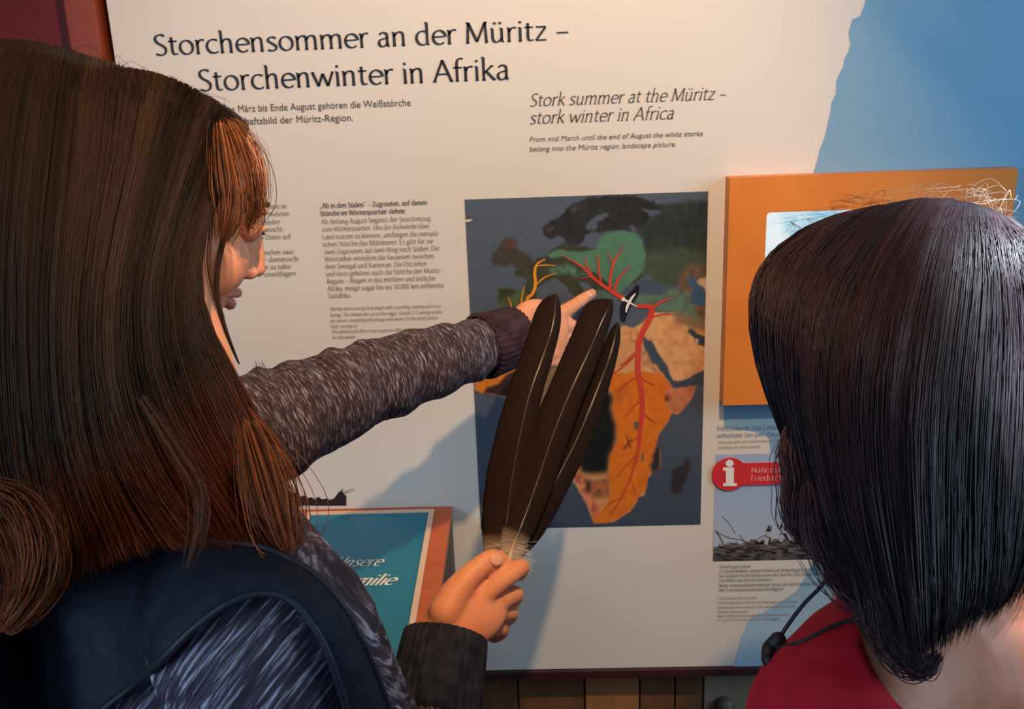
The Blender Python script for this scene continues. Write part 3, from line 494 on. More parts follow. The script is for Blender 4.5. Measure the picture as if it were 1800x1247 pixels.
# ------------------------------------------------------------------ round i sign, a raised plate
def disc_bar(h0, h1):
    cx_, cz_ = BD.hit(1282, 833); r = (BD.hit(1313, 833)[0]-BD.hit(1251, 833)[0])/2; b0 = BD.hit(1300, 852)[1]; b1 = BD.hit(1300, 814)[1]
    a1 = math.asin((b1-cz_)/r); a0 = math.asin((b0-cz_)/r)
    out = [(cx_+r*math.cos(a), cz_+r*math.sin(a)) for a in np.linspace(a1, 2*PI+a0, 40)]+[(.46, b0), (.46, b1)]
    n = len(out); V = [BD(x, z, h0) for x, z in out]+[BD(x, z, h1) for x, z in out]
    return V, [tuple(range(n, 2*n)), tuple(range(n))[::-1]]+[(i, (i+1) % n, n+(i+1) % n, n+i) for i in range(n)]
m_red2 = mat('sign_red', lin(214, 52, 58), .4); plate = put('information_plate', *disc_bar(.0005, .0035), m_red2, board)
m_w = mat('sign_white', lin(240, 238, 232), .5)
iv = [poly_px('x', [(1270, 820), (1289, 820), (1289, 848), (1294, 848), (1294, 853), (1270, 853), (1270, 848), (1275, 848), (1275, 826), (1270, 826)], .0042, m_w, None)]
ci = BD.hit(1281.5, 813); rr = (BD.hit(1288.5, 813)[0]-ci[0])
dot = [(ci[0]+rr*math.cos(a), ci[1]+rr*math.sin(a)) for a in np.linspace(0, 2*PI, 20)[:-1]]
V_, F_ = joinm([([tuple(v.co) for v in iv[0].data.vertices], [tuple(p.vertices) for p in iv[0].data.polygons]), ([BD(x, z, .0042) for x, z in dot], [tuple(range(19))])]); bpy.data.objects.remove(iv[0])
o = put('letter_i', V_, F_, m_w, None); o.parent = plate
V1 = [write('t', 'Nationalpark-', 1319, 829.5, 1402, 9.5, None, None, h=.0042, thick=.13, thin=.06), write('t', 'Friedrichsfelde', 1318, 844, 1412, 9.5, None, None, h=.0042, thick=.13, thin=.06)]
o = put_lines('sign_text', V1, mat('pale_pink_ink', lin(246, 176, 172), .5), None); o.parent = plate

# ================================================================== ORANGE SCREEN BOX
YB = -.028
ox0, oz1 = [B(1283, 313, YB)[i] for i in (0, 2)]; ox1 = B(1790, 296, YB)[0]; oz0 = B(1280, 713, YB)[2]
sb = thing('screen_box', 'orange screen box mounted on the board with a bright screen', 'screen', (ox0, -.01, oz0))
m_orange = noisy(mat('orange_lacquer', (1, 1, 1), .42, .4), lin(216, 124, 48), lin(226, 136, 58), (9, 9, 9), 4)
def roundrect(x0, x1, z0, z1, r, n=6):
    o = []
    for cx_, cz_, a in ((x1-r, z1-r, 0), (x0+r, z1-r, 90), (x0+r, z0+r, 180), (x1-r, z0+r, 270)):
        o += [(cx_+r*math.cos(math.radians(a+k*90/n)), cz_+r*math.sin(math.radians(a+k*90/n))) for k in range(n+1)]
    return o
sx0, sz1 = [B(1348, 374, YB)[i] for i in (0, 2)]; sx1 = sx0+.258; sz0 = sz1-.168
def ringplate(outer, inner, y0, y1):
    n = len(outer); V = [(x, y0, z) for x, z in outer]+[(x, y0, z) for x, z in inner]+[(x, y1, z) for x, z in outer]+[(x, y1, z) for x, z in inner]; Fc = []
    for i in range(n):
        j = (i+1) % n; Fc += [(i, j, n+j, n+i), (2*n+i, 3*n+i, 3*n+j, 2*n+j), (i, 2*n+i, 2*n+j, j), (n+i, n+j, 3*n+j, 3*n+i)]
    return V, Fc
put('housing', *ringplate(roundrect(ox0, ox1, oz0, oz1, .0015), roundrect(sx0, sx1, sz0, sz1, .005), YB, -.0005), m_orange, sb)
m_scr = mat('screen_glow', (0, 0, 0), .2); b_ = m_scr.node_tree.nodes['Principled BSDF']; b_.inputs['Emission Strength'].default_value = 1.0
tc = N(m_scr, 'ShaderNodeTexCoord'); nz = N(m_scr, 'ShaderNodeTexNoise'); nz.inputs['Scale'].default_value = 14; rp = N(m_scr, 'ShaderNodeValToRGB')
rp.color_ramp.elements[0].position = .4; rp.color_ramp.elements[0].color = (*lin(172, 222, 240), 1); rp.color_ramp.elements[1].position = .62; rp.color_ramp.elements[1].color = (*lin(240, 250, 252), 1)
L(m_scr, tc.outputs['Object'], nz.inputs[0]); L(m_scr, nz.outputs[0], rp.inputs[0]); L(m_scr, rp.outputs[0], b_.inputs['Emission Color'])
put('screen', *box(sx0-.004, sx1+.004, YB+.0035, -.004, sz0-.004, sz1+.004), m_scr, sb)

# ================================================================== LECTERN with the teal sign
sl = math.radians(8.0); LZ = B(795, 889)[2]; LX1 = B(795, 889)[0]
LT = Frame((0, -.002, LZ), (1, 0, 0), (0, math.cos(sl), math.sin(sl)))
lx0 = LX1-.40; LEN = .42
lec = thing('lectern', 'terracotta wooden lectern with a framed teal sign, standing against the board', 'lectern', ((lx0+LX1)/2, -.2, 0))
m_terra = noisy(mat('terracotta_wood', (1, 1, 1), .5, .35), lin(182, 88, 50), lin(196, 102, 62), (4, 40, 40), 4)
m_side = noisy(mat('dark_stained_side', (1, 1, 1), .5, .35), lin(58, 40, 38), lin(74, 50, 44), (20, 20, 3), 4)
def slab(f, x0, x1, z0, z1, h0, h1):
    V = [f(x, z, h) for h in (h0, h1) for z in (z0, z1) for x in (x0, x1)]; return V, [(0, 2, 3, 1), (4, 5, 7, 6), (0, 1, 5, 4), (2, 6, 7, 3), (0, 4, 6, 2), (1, 3, 7, 5)]
bevel(put('desk_top', *slab(LT, lx0, LX1, -LEN, 0, -.012, 0), m_terra, lec), .0015)
zt = lambda y: LZ-.014+(y+.002)*math.tan(sl)
def side(x0, x1):
    V = []
    for x in (x0, x1): V += [(x, -.004, 0), (x, -LEN*.98, 0), (x, -LEN*.98, zt(-LEN*.98)), (x, -.004, zt(-.004))]
    return V, [(0, 1, 2, 3), (7, 6, 5, 4), (0, 4, 5, 1), (1, 5, 6, 2), (2, 6, 7, 3), (3, 7, 4, 0)]
put('side_panel', *side(LX1-.014, LX1-.001), m_side, lec); put('side_panel', *side(lx0+.001, lx0+.014), m_side, lec)
put('front_panel', *box(lx0+.015, LX1-.015, -LEN*.97, -LEN*.97+.012, 0, zt(-LEN*.97)-.002), m_terra, lec)
q = [LT.hit(*p) for p in ((548, 905), (757, 908), (690, 1240), (533, 935))]; print('teal', q)
tx0 = q[0][0]; tx1 = (q[1][0]+q[2][0])/2; tz1 = (q[0][1]+q[1][1])/2; tz0 = -LEN+.02
m_cream = mat('cream_frame', lin(222, 190, 164), .45); fw_ = .0075
put('sign_frame', *ringplate([(tx0-fw_, 0), (tx1+fw_, 0), (tx1+fw_, 1), (tx0-fw_, 1)], [(0, 0)]*4, 0, 1), m_cream, lec)
fr_o = bpy.data.objects['sign_frame']; outer = [(tx0-fw_, tz0-fw_), (tx1+fw_, tz0-fw_), (tx1+fw_, tz1+fw_), (tx0-fw_, tz1+fw_)]; inner = [(tx0, tz0), (tx1, tz0), (tx1, tz1), (tx0, tz1)]
setv(fr_o.data, np.array([LT(x, z, h) for h in (0.0005, .004) for L_ in (outer, inner) for x, z in L_]))
m_teal = noisy(mat('teal_print', (1, 1, 1), .35, .5), lin(6, 112, 142), lin(10, 122, 150), (5, 5, 5))
put('teal_sheet', *slab(LT, tx0, tx1, tz0, tz1, .0004, .0024), m_teal, lec)
hh = .0032
put_lines('sign_text', [write('t', 'Unsere', 583, 1000, 668, 16, None, None, LT, hh, .14, .05, .45), write('t', 'Familie', 585, 1034, 690, 18, None, None, LT, hh, .19, .07, .45)], mat('sign_cream_ink', lin(226, 222, 206), .5), lec)
put_lines('sign_small_text', [write('t', 'rund um die M\u00fcritz', 520, 1147, 677, 10, None, None, LT, hh, font=F)], mat('sign_grey_ink', lin(150, 176, 182), .5), lec)
print('lectern', LX1, LZ, 'front edge', LT(0, -LEN))
# ================================================================== PEOPLE
def frame_of(yaw_away, pitch_down, left=False, roll=0):
    """columns forward, left, up of a head or torso; yaw measured from +X towards the board"""
    a, b = math.radians(yaw_away), math.radians(pitch_down)
    Fv = np.array([math.cos(a)*math.cos(b), math.sin(a)*math.cos(b), -math.sin(b)]); Lv = np.array([-math.sin(a), math.cos(a), 0]); Uv = np.cross(Fv, Lv)
    r = math.radians(roll); Lv, Uv = math.cos(r)*Lv+math.sin(r)*Uv, -math.sin(r)*Lv+math.cos(r)*Uv
    return np.stack([Fv, Lv, Uv], 1)
HEADT = [(-.122, .062, .012, .024), (-.116, .078, -.01, .034), (-.104, .086, -.035, .045), (-.088, .088, -.058, .053), (-.070, .083, -.072, .059), (-.052, .086, -.082, .064), (-.034, .086, -.089, .068), (-.014, .083, -.095, .071),
         (.004, .078, -.100, .074), (.020, .078, -.103, .076), (.036, .085, -.105, .077), (.058, .086, -.106, .078), (.078, .080, -.104, .077), (.096, .067, -.098, .071), (.110, .048, -.084, .060), (.120, .024, -.062, .044), (.126, -.004, -.040, .018)]
def head_parts(C, R, crown=.86):
    T = cat(HEADT, 40); T[:, 0] = np.where(T[:, 0] > .02, .02+(T[:, 0]-.02)*crown, T[:, 0]); n = 36; V = []
    for z, xf, xb, wd in T:
        cx_ = xb+(xf-xb)*.47
        for k in range(n):
            a = 2*PI*k/n; c, s = math.cos(a), math.sin(a); e = .88
            x = cx_+(xf-cx_ if c > 0 else cx_-xb)*math.copysign(abs(c)**e, c); y = wd*math.copysign(abs(s)**e, s)
            if c > 0: y *= 1-.16*c
            V.append((x, y, z))
    m_ = len(T); Fc = [(i*n+j, i*n+(j+1) % n, (i+1)*n+(j+1) % n, (i+1)*n+j) for i in range(m_-1) for j in range(n)]+[tuple(range(n))[::-1], tuple((m_-1)*n+j for j in range(n))]
    ps = [(V, Fc)]
    ps.append(tube([(.080, 0, .030), (.092, 0, .012), (.102, 0, -.010), (.1085, 0, -.026)], [(.0062, .006), (.0066, .0062), (.0075, .0075), (.0088, .0090)], 12, 12))   # nose
    ps.append(tube([(.074, 0, .030), (.082, 0, .008), (.086, 0, -.015), (.088, 0, -.030)], [.009, .0115, .0135, .0150], 12, 12))
    for s in (1, -1):
        ps.append(ellipsoid((.094, s*.0125, -.031), (.0125, .008, .0085))); ps.append(ellipsoid((.077, s*.029, .033), (.009, .020, .006)))
        ps.append(ellipsoid((.056, s*.040, -.030), (.026, .026, .034))); ps.append(ellipsoid((.071, s*.032, .016), (.012, .017, .009)))
        E_ = np.array([[.95, .3*s, 0], [-.3*s, .95, 0], [0, 0, 1.]]); ps.append(ellipsoid((-.004, s*.080, .0), (.017, .006, .030), E_)); ps.append(ellipsoid((.002, s*.078, -.022), (.009, .005, .012), E_))
    ps.append(ellipsoid((.083, 0, -.0555), (.0085, .023, .0052))); ps.append(ellipsoid((.081, 0, -.067), (.0085, .020, .0065))); ps.append(ellipsoid((.080, 0, -.100), (.013, .018, .013)))
    return [([tuple(C+R@np.array(v)) for v in V_], F_) for V_, F_ in ps]
def face_parts(C, R, root, pre, col_iris):
    X = lambda *p: C+R@np.array(p)
    for s in (1, -1):
        e = put('eye', *ellipsoid(X(.0725, s*.032, .0095), (.0112,)*3), mat('eye_white', lin(225, 215, 205), .2), root, smooth=True)
        i_ = put('iris', *ellipsoid(X(.0815, s*.0325, .0085), (.0030, .0052, .0052), R), mat('iris', col_iris, .2), None, smooth=True); i_.parent = e
        l_ = put('upper_eyelid', *joinm([ellipsoid(X(.0712, s*.0325, .0108), (.0122, .0150, .0112), R/np.linalg.norm(R[:, 0])), tube([X(.072, s*.044, .010), X(.083, s*.038, .0155), X(.085, s*.031, .016), X(.080, s*.021, .011)], [.0028, .0032, .0032, .0025], 12, 8)]), pre, root, smooth=True)
        ls = put('eyelashes', *tube([X(.074, s*.045, .009), X(.087, s*.038, .0115), X(.0855, s*.031, .012), X(.083, s*.021, .009)], [.0006, .0011, .0011, .0006], 12, 5), m_lash, None, smooth=True); ls.parent = l_
        put('eyebrow', *tube([X(.064, s*.053, .032), X(.077, s*.040, .039), X(.084, s*.026, .040), X(.087, s*.013, .036)], [(.001, .0012), (.0022, .003), (.002, .0034), (.0015, .003)], 14, 8), m_brow, root, smooth=True)
    put('lips', *joinm([tube([X(.074, -.024, -.0615), X(.092, -.010, -.0555), X(.094, 0, -.0565), X(.092, .010, -.0555), X(.074, .024, -.0615)], [.0012, .0044, .0040, .0044, .0012], 18, 8), tube([X(.074, -.022, -.0625), X(.090, -.008, -.068), X(.0915, 0, -.069), X(.090, .008, -.068), X(.074, .022, -.0625)], [.0012, .005, .0055, .005, .0012], 18, 8)]), m_lip, root, smooth=True)
m_lash = mat('lash', lin(20, 14, 12), .6); m_brow = mat('brow_hair', lin(62, 42, 32), .7); m_lip = mat('lip', lin(210, 132, 112), .5)
def skin(name, c1, c2): return noisy(mat(name, c1, .5, .35, Subsurface_Weight=.12, Subsurface_Scale=.006), c1, c2, (28, 28, 28), 4, .55, .3, .7, .12, dist=.0006)
def inflate(parts, d):
    out = []
    for V, Fc in parts:
        me = mesh('t', V, Fc); bm = bmesh.new(); bm.from_mesh(me); bmesh.ops.recalc_face_normals(bm, faces=bm.faces); bm.normal_update()
        out.append(([tuple(v.co+v.normal*d) for v in bm.verts], [tuple(v.index for v in f.verts) for f in bm.faces])); bm.free(); bpy.data.meshes.remove(me)
    return out
def wrinkle(o, amp, sc, st=(1, 1, 1), ridge=False):
    me = o.data; v = getv(me); n = getn(me); f = fbm(v*sc*np.array(st)+31, 4)
    f = 1-np.abs(f*2-1)*2 if ridge else f-.5
    setv(me, v+n*(f*amp)[:, None])

# ------------------------------------------------------------------ hair as real strands over a real mass
def pushout(A, bv, mg):
    A = A.copy(); sh = A.shape; Q = A.reshape(-1, 3); mg = np.broadcast_to(np.asarray(mg, float), (len(Q),))
    for i, p in enumerate(Q):
        h = bv.find_nearest(Vector(p), .12)
        if h[0] is None: continue
        d = Vector(p)-h[0]; s_ = d.dot(h[1])
        if s_ < 0 or d.length < mg[i]: Q[i] = np.array(h[0]+h[1]*mg[i])
    return Q.reshape(sh)
def hair(name, guides, root, m, m_shell, n_str, bv=None, jit=.006, rad=.00045, seg=15, inset=.005, cols=((40, 26, 18), (92, 54, 30)), wav=.5, clump=60, tips=None, sub=None, hole=None, spread_end=.012):
    K = len(guides); J = 26
    gg = []
    for k, g_ in enumerate(guides):          # round the crown: hair lies over the skull before it falls
        a, b = g_[0], g_[1]; gg.append([a, (a[0]+(b[0]-a[0])*.30, a[1]+(b[1]-a[1])*(.22 if k < 8 else .10), a[2]+(b[2]-a[2])*.62)]+list(g_[1:]))
    Gd = np.array([cat([P(*p) for p in g_], J) for g_ in gg])              # K,J,3
    if bv is not None:
        Gd = pushout(Gd, bv, .006)
        for _ in range(2): Gd[:, 1:-1] = (Gd[:, :-2]+2*Gd[:, 1:-1]+Gd[:, 2:])/4
        Gd = pushout(Gd, bv, .006)
    cen = Gd.mean(0)
    def surf(u, v):
        """u in [0,K), v in [0,1]; arrays"""
        i = np.floor(u).astype(int); f = (u-i)[:, None]; jv = np.clip(v*(J-1), 0, J-1.001); j = jv.astype(int); g_ = (jv-j)[:, None]
        def at(k): return Gd[k % K, j]*(1-g_)+Gd[k % K, j+1]*g_
        p0, p1, p2, p3 = at(i-1), at(i), at(i+1), at(i+2)
        t1, t2 = (p2-p0)*.5, (p3-p1)*.5; h1 = 2*f**3-3*f**2+1; h2 = f**3-2*f**2+f; h3 = -2*f**3+3*f**2; h4 = f**3-f**2
        return p1*h1+t1*h2+p2*h3+t2*h4
    def centre(v): jv = np.clip(v*(J-1), 0, J-1.001); j = jv.astype(int); f = (jv-j)[:, None]; return cen[j]*(1-f)+cen[j+1]*f
    # mass
    nu, nv = 96, 30; uu, vv = np.meshgrid(np.arange(nu)*K/nu, np.linspace(0.0, .955, nv)); A = surf(uu.ravel(), vv.ravel()); Cn = centre(vv.ravel()); d = A-Cn; ln = np.linalg.norm(d, axis=1)[:, None]+1e-9
    V = A-d/ln*np.minimum(inset+.004*fbm(A*60, 2)[:, None], ln*.5); V = pushout(V, bv, .0025) if bv is not None else V
    Fc = [(i*nu+j, i*nu+(j+1) % nu, (i+1)*nu+(j+1) % nu, (i+1)*nu+j) for i in range(nv-1) for j in range(nu) if (j+.5)*K/nu < K-1]
    if hole: Fc = [f for f in Fc if not hole(V[list(f)].mean(0))]
    V = [tuple(v) for v in V]; V.append(tuple(np.array(V[:nu]).mean(0))); V.append(tuple(np.array(V[(nv-1)*nu:nv*nu]).mean(0)))
    Fc += [(nu*nv, (j+1) % nu, j) for j in range(nu)]+[(nu*nv+1, (nv-1)*nu+j, (nv-1)*nu+(j+1) % nu) for j in range(nu)]
    h_ = put(name, V, Fc, m_shell, root, smooth=True)
    # strands
    n = n_str; u0_ = rng.random(n)*(K-1); cl = np.floor(u0_/K*clump)+rng.integers(0, 2, n); cu = np.clip((cl+.5)/clump*K, .02, K-1.02)
    ph = rng.random((int(clump)+3, 4))*6.28; ci = np.clip(cl.astype(int), 0, clump+2); off = rng.normal(0, 1, n); v0 = rng.random(n)**2*.22*(rng.random(n) < .35); v1 = 1-np.abs(rng.normal(0, .035, n))-.10*rng.random(n)**3
    tv = np.linspace(0, 1, seg); Pn = np.zeros((n, seg, 3)); rnd = rng.random(n)
    bulk = rng.random((clump+3,)); dd = rng.normal(0, 1, (n, 3)); lay = rng.random(n); pw = rng.random((n, 3))*np.array([6.28, 1.5, 1.0])
    for k, t in enumerate(tv):
        v = v0+(v1-v0)*t; u = u0_+(cu-u0_)*(.55*t)+wav*K/clump*.9*np.sin(ph[ci, 0]+t*3.1+ph[ci, 1]*.3)*t+off*.015+.10*np.sin(pw[:, 0]+t*pw[:, 1]*4)*t*pw[:, 2]
        u = np.clip(u, 0, K-1); a = surf(u, v); c = centre(v); d = a-c; d /= np.linalg.norm(d, axis=1)[:, None]+1e-9
        o_ = (lay-.62)*jit*(.6+1.4*t)+.35*jit*np.sin(ph[ci, 2]+6*t)*bulk[ci]+.45*jit*(bulk[ci]-.5)*min(1, 3*t)
        Pn[:, k] = a+d*o_[:, None]+dd*spread_end*.12*t**2
    if bv is not None: q_ = int(seg*.72); Pn[:, :q_] = pushout(Pn[:, :q_], bv, np.repeat(.0035+.004*lay, q_))
    r_ = rad*(.55+.9*rng.random(n)); prof = np.minimum(1, np.minimum(tv*9+.35, (1-tv)*5+.12))
    o = tubes3(name+'_strands' if False else 'strands', Pn, r_[:, None]*prof[None], m); 
    c1, c2 = np.array(lin(*cols[0])), np.array(lin(*cols[1])); mix = np.clip(.45*rnd+.75*bulk[ci]-.1, 0, 1)**1.2
    Cc = c1+(c2-c1)*mix[:, None]; Cc = np.repeat(Cc[:, None], seg, 1)
    if tips: 
        ct, t0_ = np.array(lin(*tips[0])), tips[1]; wt = np.clip((tv-t0_)/(1-t0_), 0, 1)[None, :, None]*(.35+.65*rnd[:, None, None]); Cc = Cc+(ct-Cc)*wt
    setcol(o.data, np.repeat(Cc.reshape(-1, 3), 3, axis=0)); o.parent = h_; o['kind'] = 'stuff'
    return h_, surf
def tubes3(name, Pn, R, m):
    n, sg, _ = Pn.shape; T = np.gradient(Pn, axis=1); T /= np.linalg.norm(T, axis=2, keepdims=True)+1e-9
    a = np.cross(T, np.array([.31, .2, .93])); a /= np.linalg.norm(a, axis=2, keepdims=True)+1e-9; b = np.cross(T, a); V = np.zeros((n, sg, 3, 3))
    for k in range(3): q = 2*PI*k/3; V[:, :, k] = Pn+(a*math.cos(q)+b*math.sin(q))*R[..., None]
    idx = np.arange(n*sg*3).reshape(n, sg, 3); Fs = []
    for k in range(3): k2 = (k+1) % 3; Fs.append(np.stack([idx[:, :-1, k], idx[:, :-1, k2], idx[:, 1:, k2], idx[:, 1:, k]], -1).reshape(-1, 4))
    Fc = np.vstack(Fs); me = bpy.data.meshes.new(name); me.vertices.add(n*sg*3); me.vertices.foreach_set('co', V.ravel()); me.loops.add(Fc.size); me.loops.foreach_set('vertex_index', Fc.ravel().astype(np.int32))
    me.polygons.add(len(Fc)); me.polygons.foreach_set('loop_start', np.arange(0, Fc.size, 4, dtype=np.int32)); me.update(calc_edges=True); return link(name, me, None, m, None, True)
def lock(pts, n, spread, rad, cols, m, parent, seg=14, end=.3, name='hair_lock', wob=.0):
    base = cat([P(*p) for p in pts], seg); off = rng.normal(0, 1, (n, 1, 3))*spread; tv = np.linspace(0, 1, seg); env = (end+(1-end)*np.sin(PI*np.clip(tv*.9+.08, 0, 1)))[None, :, None]
    Pn = base[None]+off*env+wob*np.sin(rng.random((n, 1, 3))*6.28+tv[None, :, None]*(3+4*rng.random((n, 1, 1))))*tv[None, :, None]; o = tubes3(name, Pn, rad*(.6+.8*rng.random((n, 1)))*np.minimum(1, (1-tv)*6+.1)[None], m)
    c1, c2 = np.array(lin(*cols[0])), np.array(lin(*cols[1])); C = c1+(c2-c1)*rng.random((n, 1)); setcol(o.data, np.repeat(np.repeat(C[:, None], seg, 1).reshape(-1, 3), 3, axis=0)); o.parent = parent; o['kind'] = 'stuff'; return o
def hairmat(name, rough=.38, spec=.35):
    m = attrmat(name, rough, spec); return m

def fair_edge(o, it=10):
    bm = bmesh.new(); bm.from_mesh(o.data); be = [e for e in bm.edges if e.is_boundary]; nb_ = {}
    for e in be:
        a, b = e.verts; nb_.setdefault(a, []).append(b); nb_.setdefault(b, []).append(a)
    for _ in range(it):
        new = {v: v.co*.4+(nb[0].co+nb[1].co)*.3 for v, nb in nb_.items() if len(nb) == 2}
        for v, c in new.items(): v.co = c
    bm.to_mesh(o.data); bm.free()
# ------------------------------------------------------------------ LEFT WOMAN
HS = .845; RH = frame_of(37, 26, roll=3)*HS; nose = P(468, 482, .81); HC = nose-RH@np.array([.119, 0, -.028]); print('headL', HC, pix(HC))
for nm, q in (('crown', (0, 0, .126)), ('chin', (.08, 0, -.118)), ('back', (-.106, 0, .04)), ('eyeR', (.08, -.03, .01)), ('cheek', (.05, -.062, -.03)), ('brow', (.09, -.02, .04))): print(nm, [round(float(a), 2) for a in pix(HC+RH@np.array(q))])
S1 = P(468, 1128, .535); S2 = P(352, 800, .83); W1 = P(782, 1128, .80); W2 = P(903, 592, 1.10); E2 = P(625, 680, .955)
NB = np.array([(S1[0]+S2[0])/2-.04, (S1[1]+S2[1])/2, max(S1[2], S2[2])+.03]); E1 = np.array([S1[0]+.05, S1[1]+.10, S1[2]-.27])
print('S1', S1, 'S2', S2, 'W1', W1, 'W2', W2, 'NB', NB, pix(NB), 'up', np.linalg.norm(S2-E2), np.linalg.norm(E2-W2), np.linalg.norm(S1-E1), np.linalg.norm(E1-W1))
ax = S2-S1; ax[2] = 0; ax /= np.linalg.norm(ax); RTOR = np.stack([np.cross(ax, (0, 0, 1)), ax, (0, 0, 1)], 1)   # forward, lateral, up
TC = (S1+S2)/2; TC = np.array([TC[0]-.045, TC[1], 1.2]); HP = TC+np.array([-.01, 0, -.27])
def torso(TC, HP, R, NBp, HCp, RHp, s=1.0, female=.0):
    ps = [ellipsoid(TC+R@np.array([-.005, 0, .02]), (.105*s, .155*s, .20), R), ellipsoid(TC+R@np.array([0, 0, -.14]), (.092*s, .128*s, .16), R), ellipsoid(HP, (.115*s, .165*s, .15), R)]
    ps.append(ellipsoid(TC+R@np.array([.06, .075, .035]), (.06, .065, .065), R)); ps.append(ellipsoid(TC+R@np.array([.06, -.075, .035]), (.06, .065, .065), R))
    ps.append(tube([HCp+RHp@np.array([-.025, 0, -.06]), HCp*.35+NBp*.65, NBp-np.array([0, 0, .03])], [.056, .054, .068], 10, 18)); return ps
def legs(HP, R):
    ps = []
    for s in (1, -1):
        h = HP+R@np.array([0, s*.085, -.02]); k = np.array([h[0], h[1], .50])+R@np.array([.02, s*.005, 0]); a = np.array([k[0], k[1], .09])-R@np.array([.03, 0, 0])
        ps.append(tube([h, (h+k)/2, k, (k+a)/2+R@np.array([-.012, 0, 0]), a], [.088, .075, .055, .052, .038], 24, 16)); ps.append(tube([a-R@np.array([.02, 0, .045]), a+R@np.array([.06, 0, -.055]), a+R@np.array([.15, s*.01, -.068])], [.032, .034, .022], 10, 14))
    return ps
handL = [tube([P(903, 592, 1.10), P(930, 588, 1.125), P(955, 586, 1.148), P(974, 590, 1.162)], [(.027, .020), (.033, .018), (.037, .015), (.035, .012)], 14, 18, upv=(-.1, 0, 1)),
    tube([P(966, 562, 1.160), P(1003, 541, 1.205), P(1026, 525, 1.232), P(1041, 516, 1.252)], [.0108, .0093, .0082, .0068], 14, 12),
    tube([P(974, 582, 1.163), P(1003, 572, 1.195), P(1006, 588, 1.20), P(988, 600, 1.178)], [.0105, .0095, .0085, .0078], 14, 12),
    tube([P(974, 603, 1.16), P(996, 600, 1.188), P(994, 616, 1.188), P(975, 622, 1.165)], [.010, .009, .008, .0072], 14, 12),
    tube([P(964, 622, 1.15), P(982, 622, 1.172), P(979, 635, 1.17), P(963, 638, 1.152)], [.009, .008, .0072, .0065], 14, 12),
    tube([P(908, 572, 1.10), P(922, 550, 1.112), P(938, 540, 1.135), P(952, 538, 1.155)], [.0145, .0125, .0105, .0085], 14, 12)]
handR = [tube([P(786, 1122, .800), P(808, 1090, .81), P(832, 1064, .822), P(846, 1052, .830)], [(.027, .021), (.031, .020), (.033, .016), (.031, .013)], 14, 18, upv=RT*.62+UP*-.55),
    tube([P(782, 1076, .795), P(808, 1032, .808), P(838, 1002, .816), P(864, 984, .824), P(880, 984, .832)], [.0150, .0125, .0104, .0096, .0080], 16, 12),
    tube([P(828, 1058, .822), P(864, 1036, .822), P(898, 1010, .826), P(916, 998, .840), P(913, 1008, .858)], [.0102, .0094, .0090, .0084, .0076], 18, 12),
    tube([P(846, 1074, .832), P(886, 1052, .834), P(905, 1046, .85), P(898, 1058, .868)], [.0100, .0098, .009, .008], 16, 12),
    tube([P(852, 1094, .838), P(882, 1078, .842), P(897, 1080, .858), P(884, 1094, .872)], [.0096, .0092, .0085, .0076], 16, 12),
    tube([P(846, 1112, .836), P(870, 1104, .842), P(882, 1110, .856), P(868, 1120, .866)], [.0090, .0082, .0075, .0068], 16, 12)]
arms = [tube([S1, (S1+E1)/2, E1], [.050, .044, .038], 10, 16), tube([E1, E1*.6+W1*.4, W1], [.040, .036, .024], 10, 16), tube([S2, (S2+E2)/2, E2], [.050, .042, .036], 10, 16), tube([E2, E2*.6+W2*.4, W2], [.038, .034, .024], 10, 16)]
pL = thing('person', 'woman with long brown hair and blue-grey heather pullover pointing at the map', 'person', (HP[0], HP[1], 0))
m_skinL = skin('skin_light', lin(232, 152, 112), lin(242, 166, 126))
tor = torso(TC, HP, RTOR, NB, HC, RH, .92)+[tube([NB-np.array([0, 0, .02]), NB*.4+S1*.6, S1], [.055, .052, .05], 8, 16), tube([NB-np.array([0, 0, .02]), NB*.4+S2*.6, S2], [.055, .052, .05], 8, 16)]
body = fuse('body', head_parts(HC, RH)+tor+arms+handL+handR+legs(HP, RTOR), .0027, 5, m_skinL, pL)
face_parts(HC, RH, pL, m_skinL, lin(70, 90, 80))
m_nail = mat('fingernail', lin(242, 184, 152), .35)
nb = [bvh_of(body)]
def nail(px, py, l_, w_, dirpx, nm='fingernail', dep=None):
    r = Vector(ray(px, py)).normalized(); h = nb[0].ray_cast(Vector(CAM), r)
    if h[0] is None: return
    n_ = h[1]; d = Vector(RT*dirpx[0]-UP*dirpx[1]); d = (d-n_*d.dot(n_)).normalized(); s_ = n_.cross(d); M = np.array([[d[i], s_[i], n_[i]] for i in range(3)])
    o = put(nm, *ellipsoid(np.array(h[0])-np.array(n_)*.0004, (l_, w_, .0016), M, 14, 8), m_nail, None, smooth=True); o.parent = body
nail(1036, 517, .0062, .0048, (1, -.6)); nail(874, 984, .0075, .0058, (1, -.25))
# clothes
m_heather = mat('heather_knit', (1, 1, 1), .85, .2); b_ = m_heather.node_tree.nodes['Principled BSDF']
a_ = N(m_heather, 'ShaderNodeAttribute'); a_.attribute_name = 'knit'; nz = N(m_heather, 'ShaderNodeTexNoise'); nz.inputs['Scale'].default_value = 1; nz.inputs['Detail'].default_value = 3; nz.inputs['Roughness'].default_value = .65
rp = N(m_heather, 'ShaderNodeValToRGB'); e = rp.color_ramp.elements; e[0].position = .40; e[0].color = (*lin(48, 40, 48), 1); e[1].position = .70; e[1].color = (*lin(176, 172, 184), 1); e2 = rp.color_ramp.elements.new(.54); e2.color = (*lin(76, 65, 74), 1)
ns = N(m_heather, 'ShaderNodeTexNoise'); ns.inputs['Scale'].default_value = .12; ns.inputs['Detail'].default_value = 2
bp = N(m_heather, 'ShaderNodeBump'); bp.inputs['Strength'].default_value = .25; bp.inputs['Distance'].default_value = .001
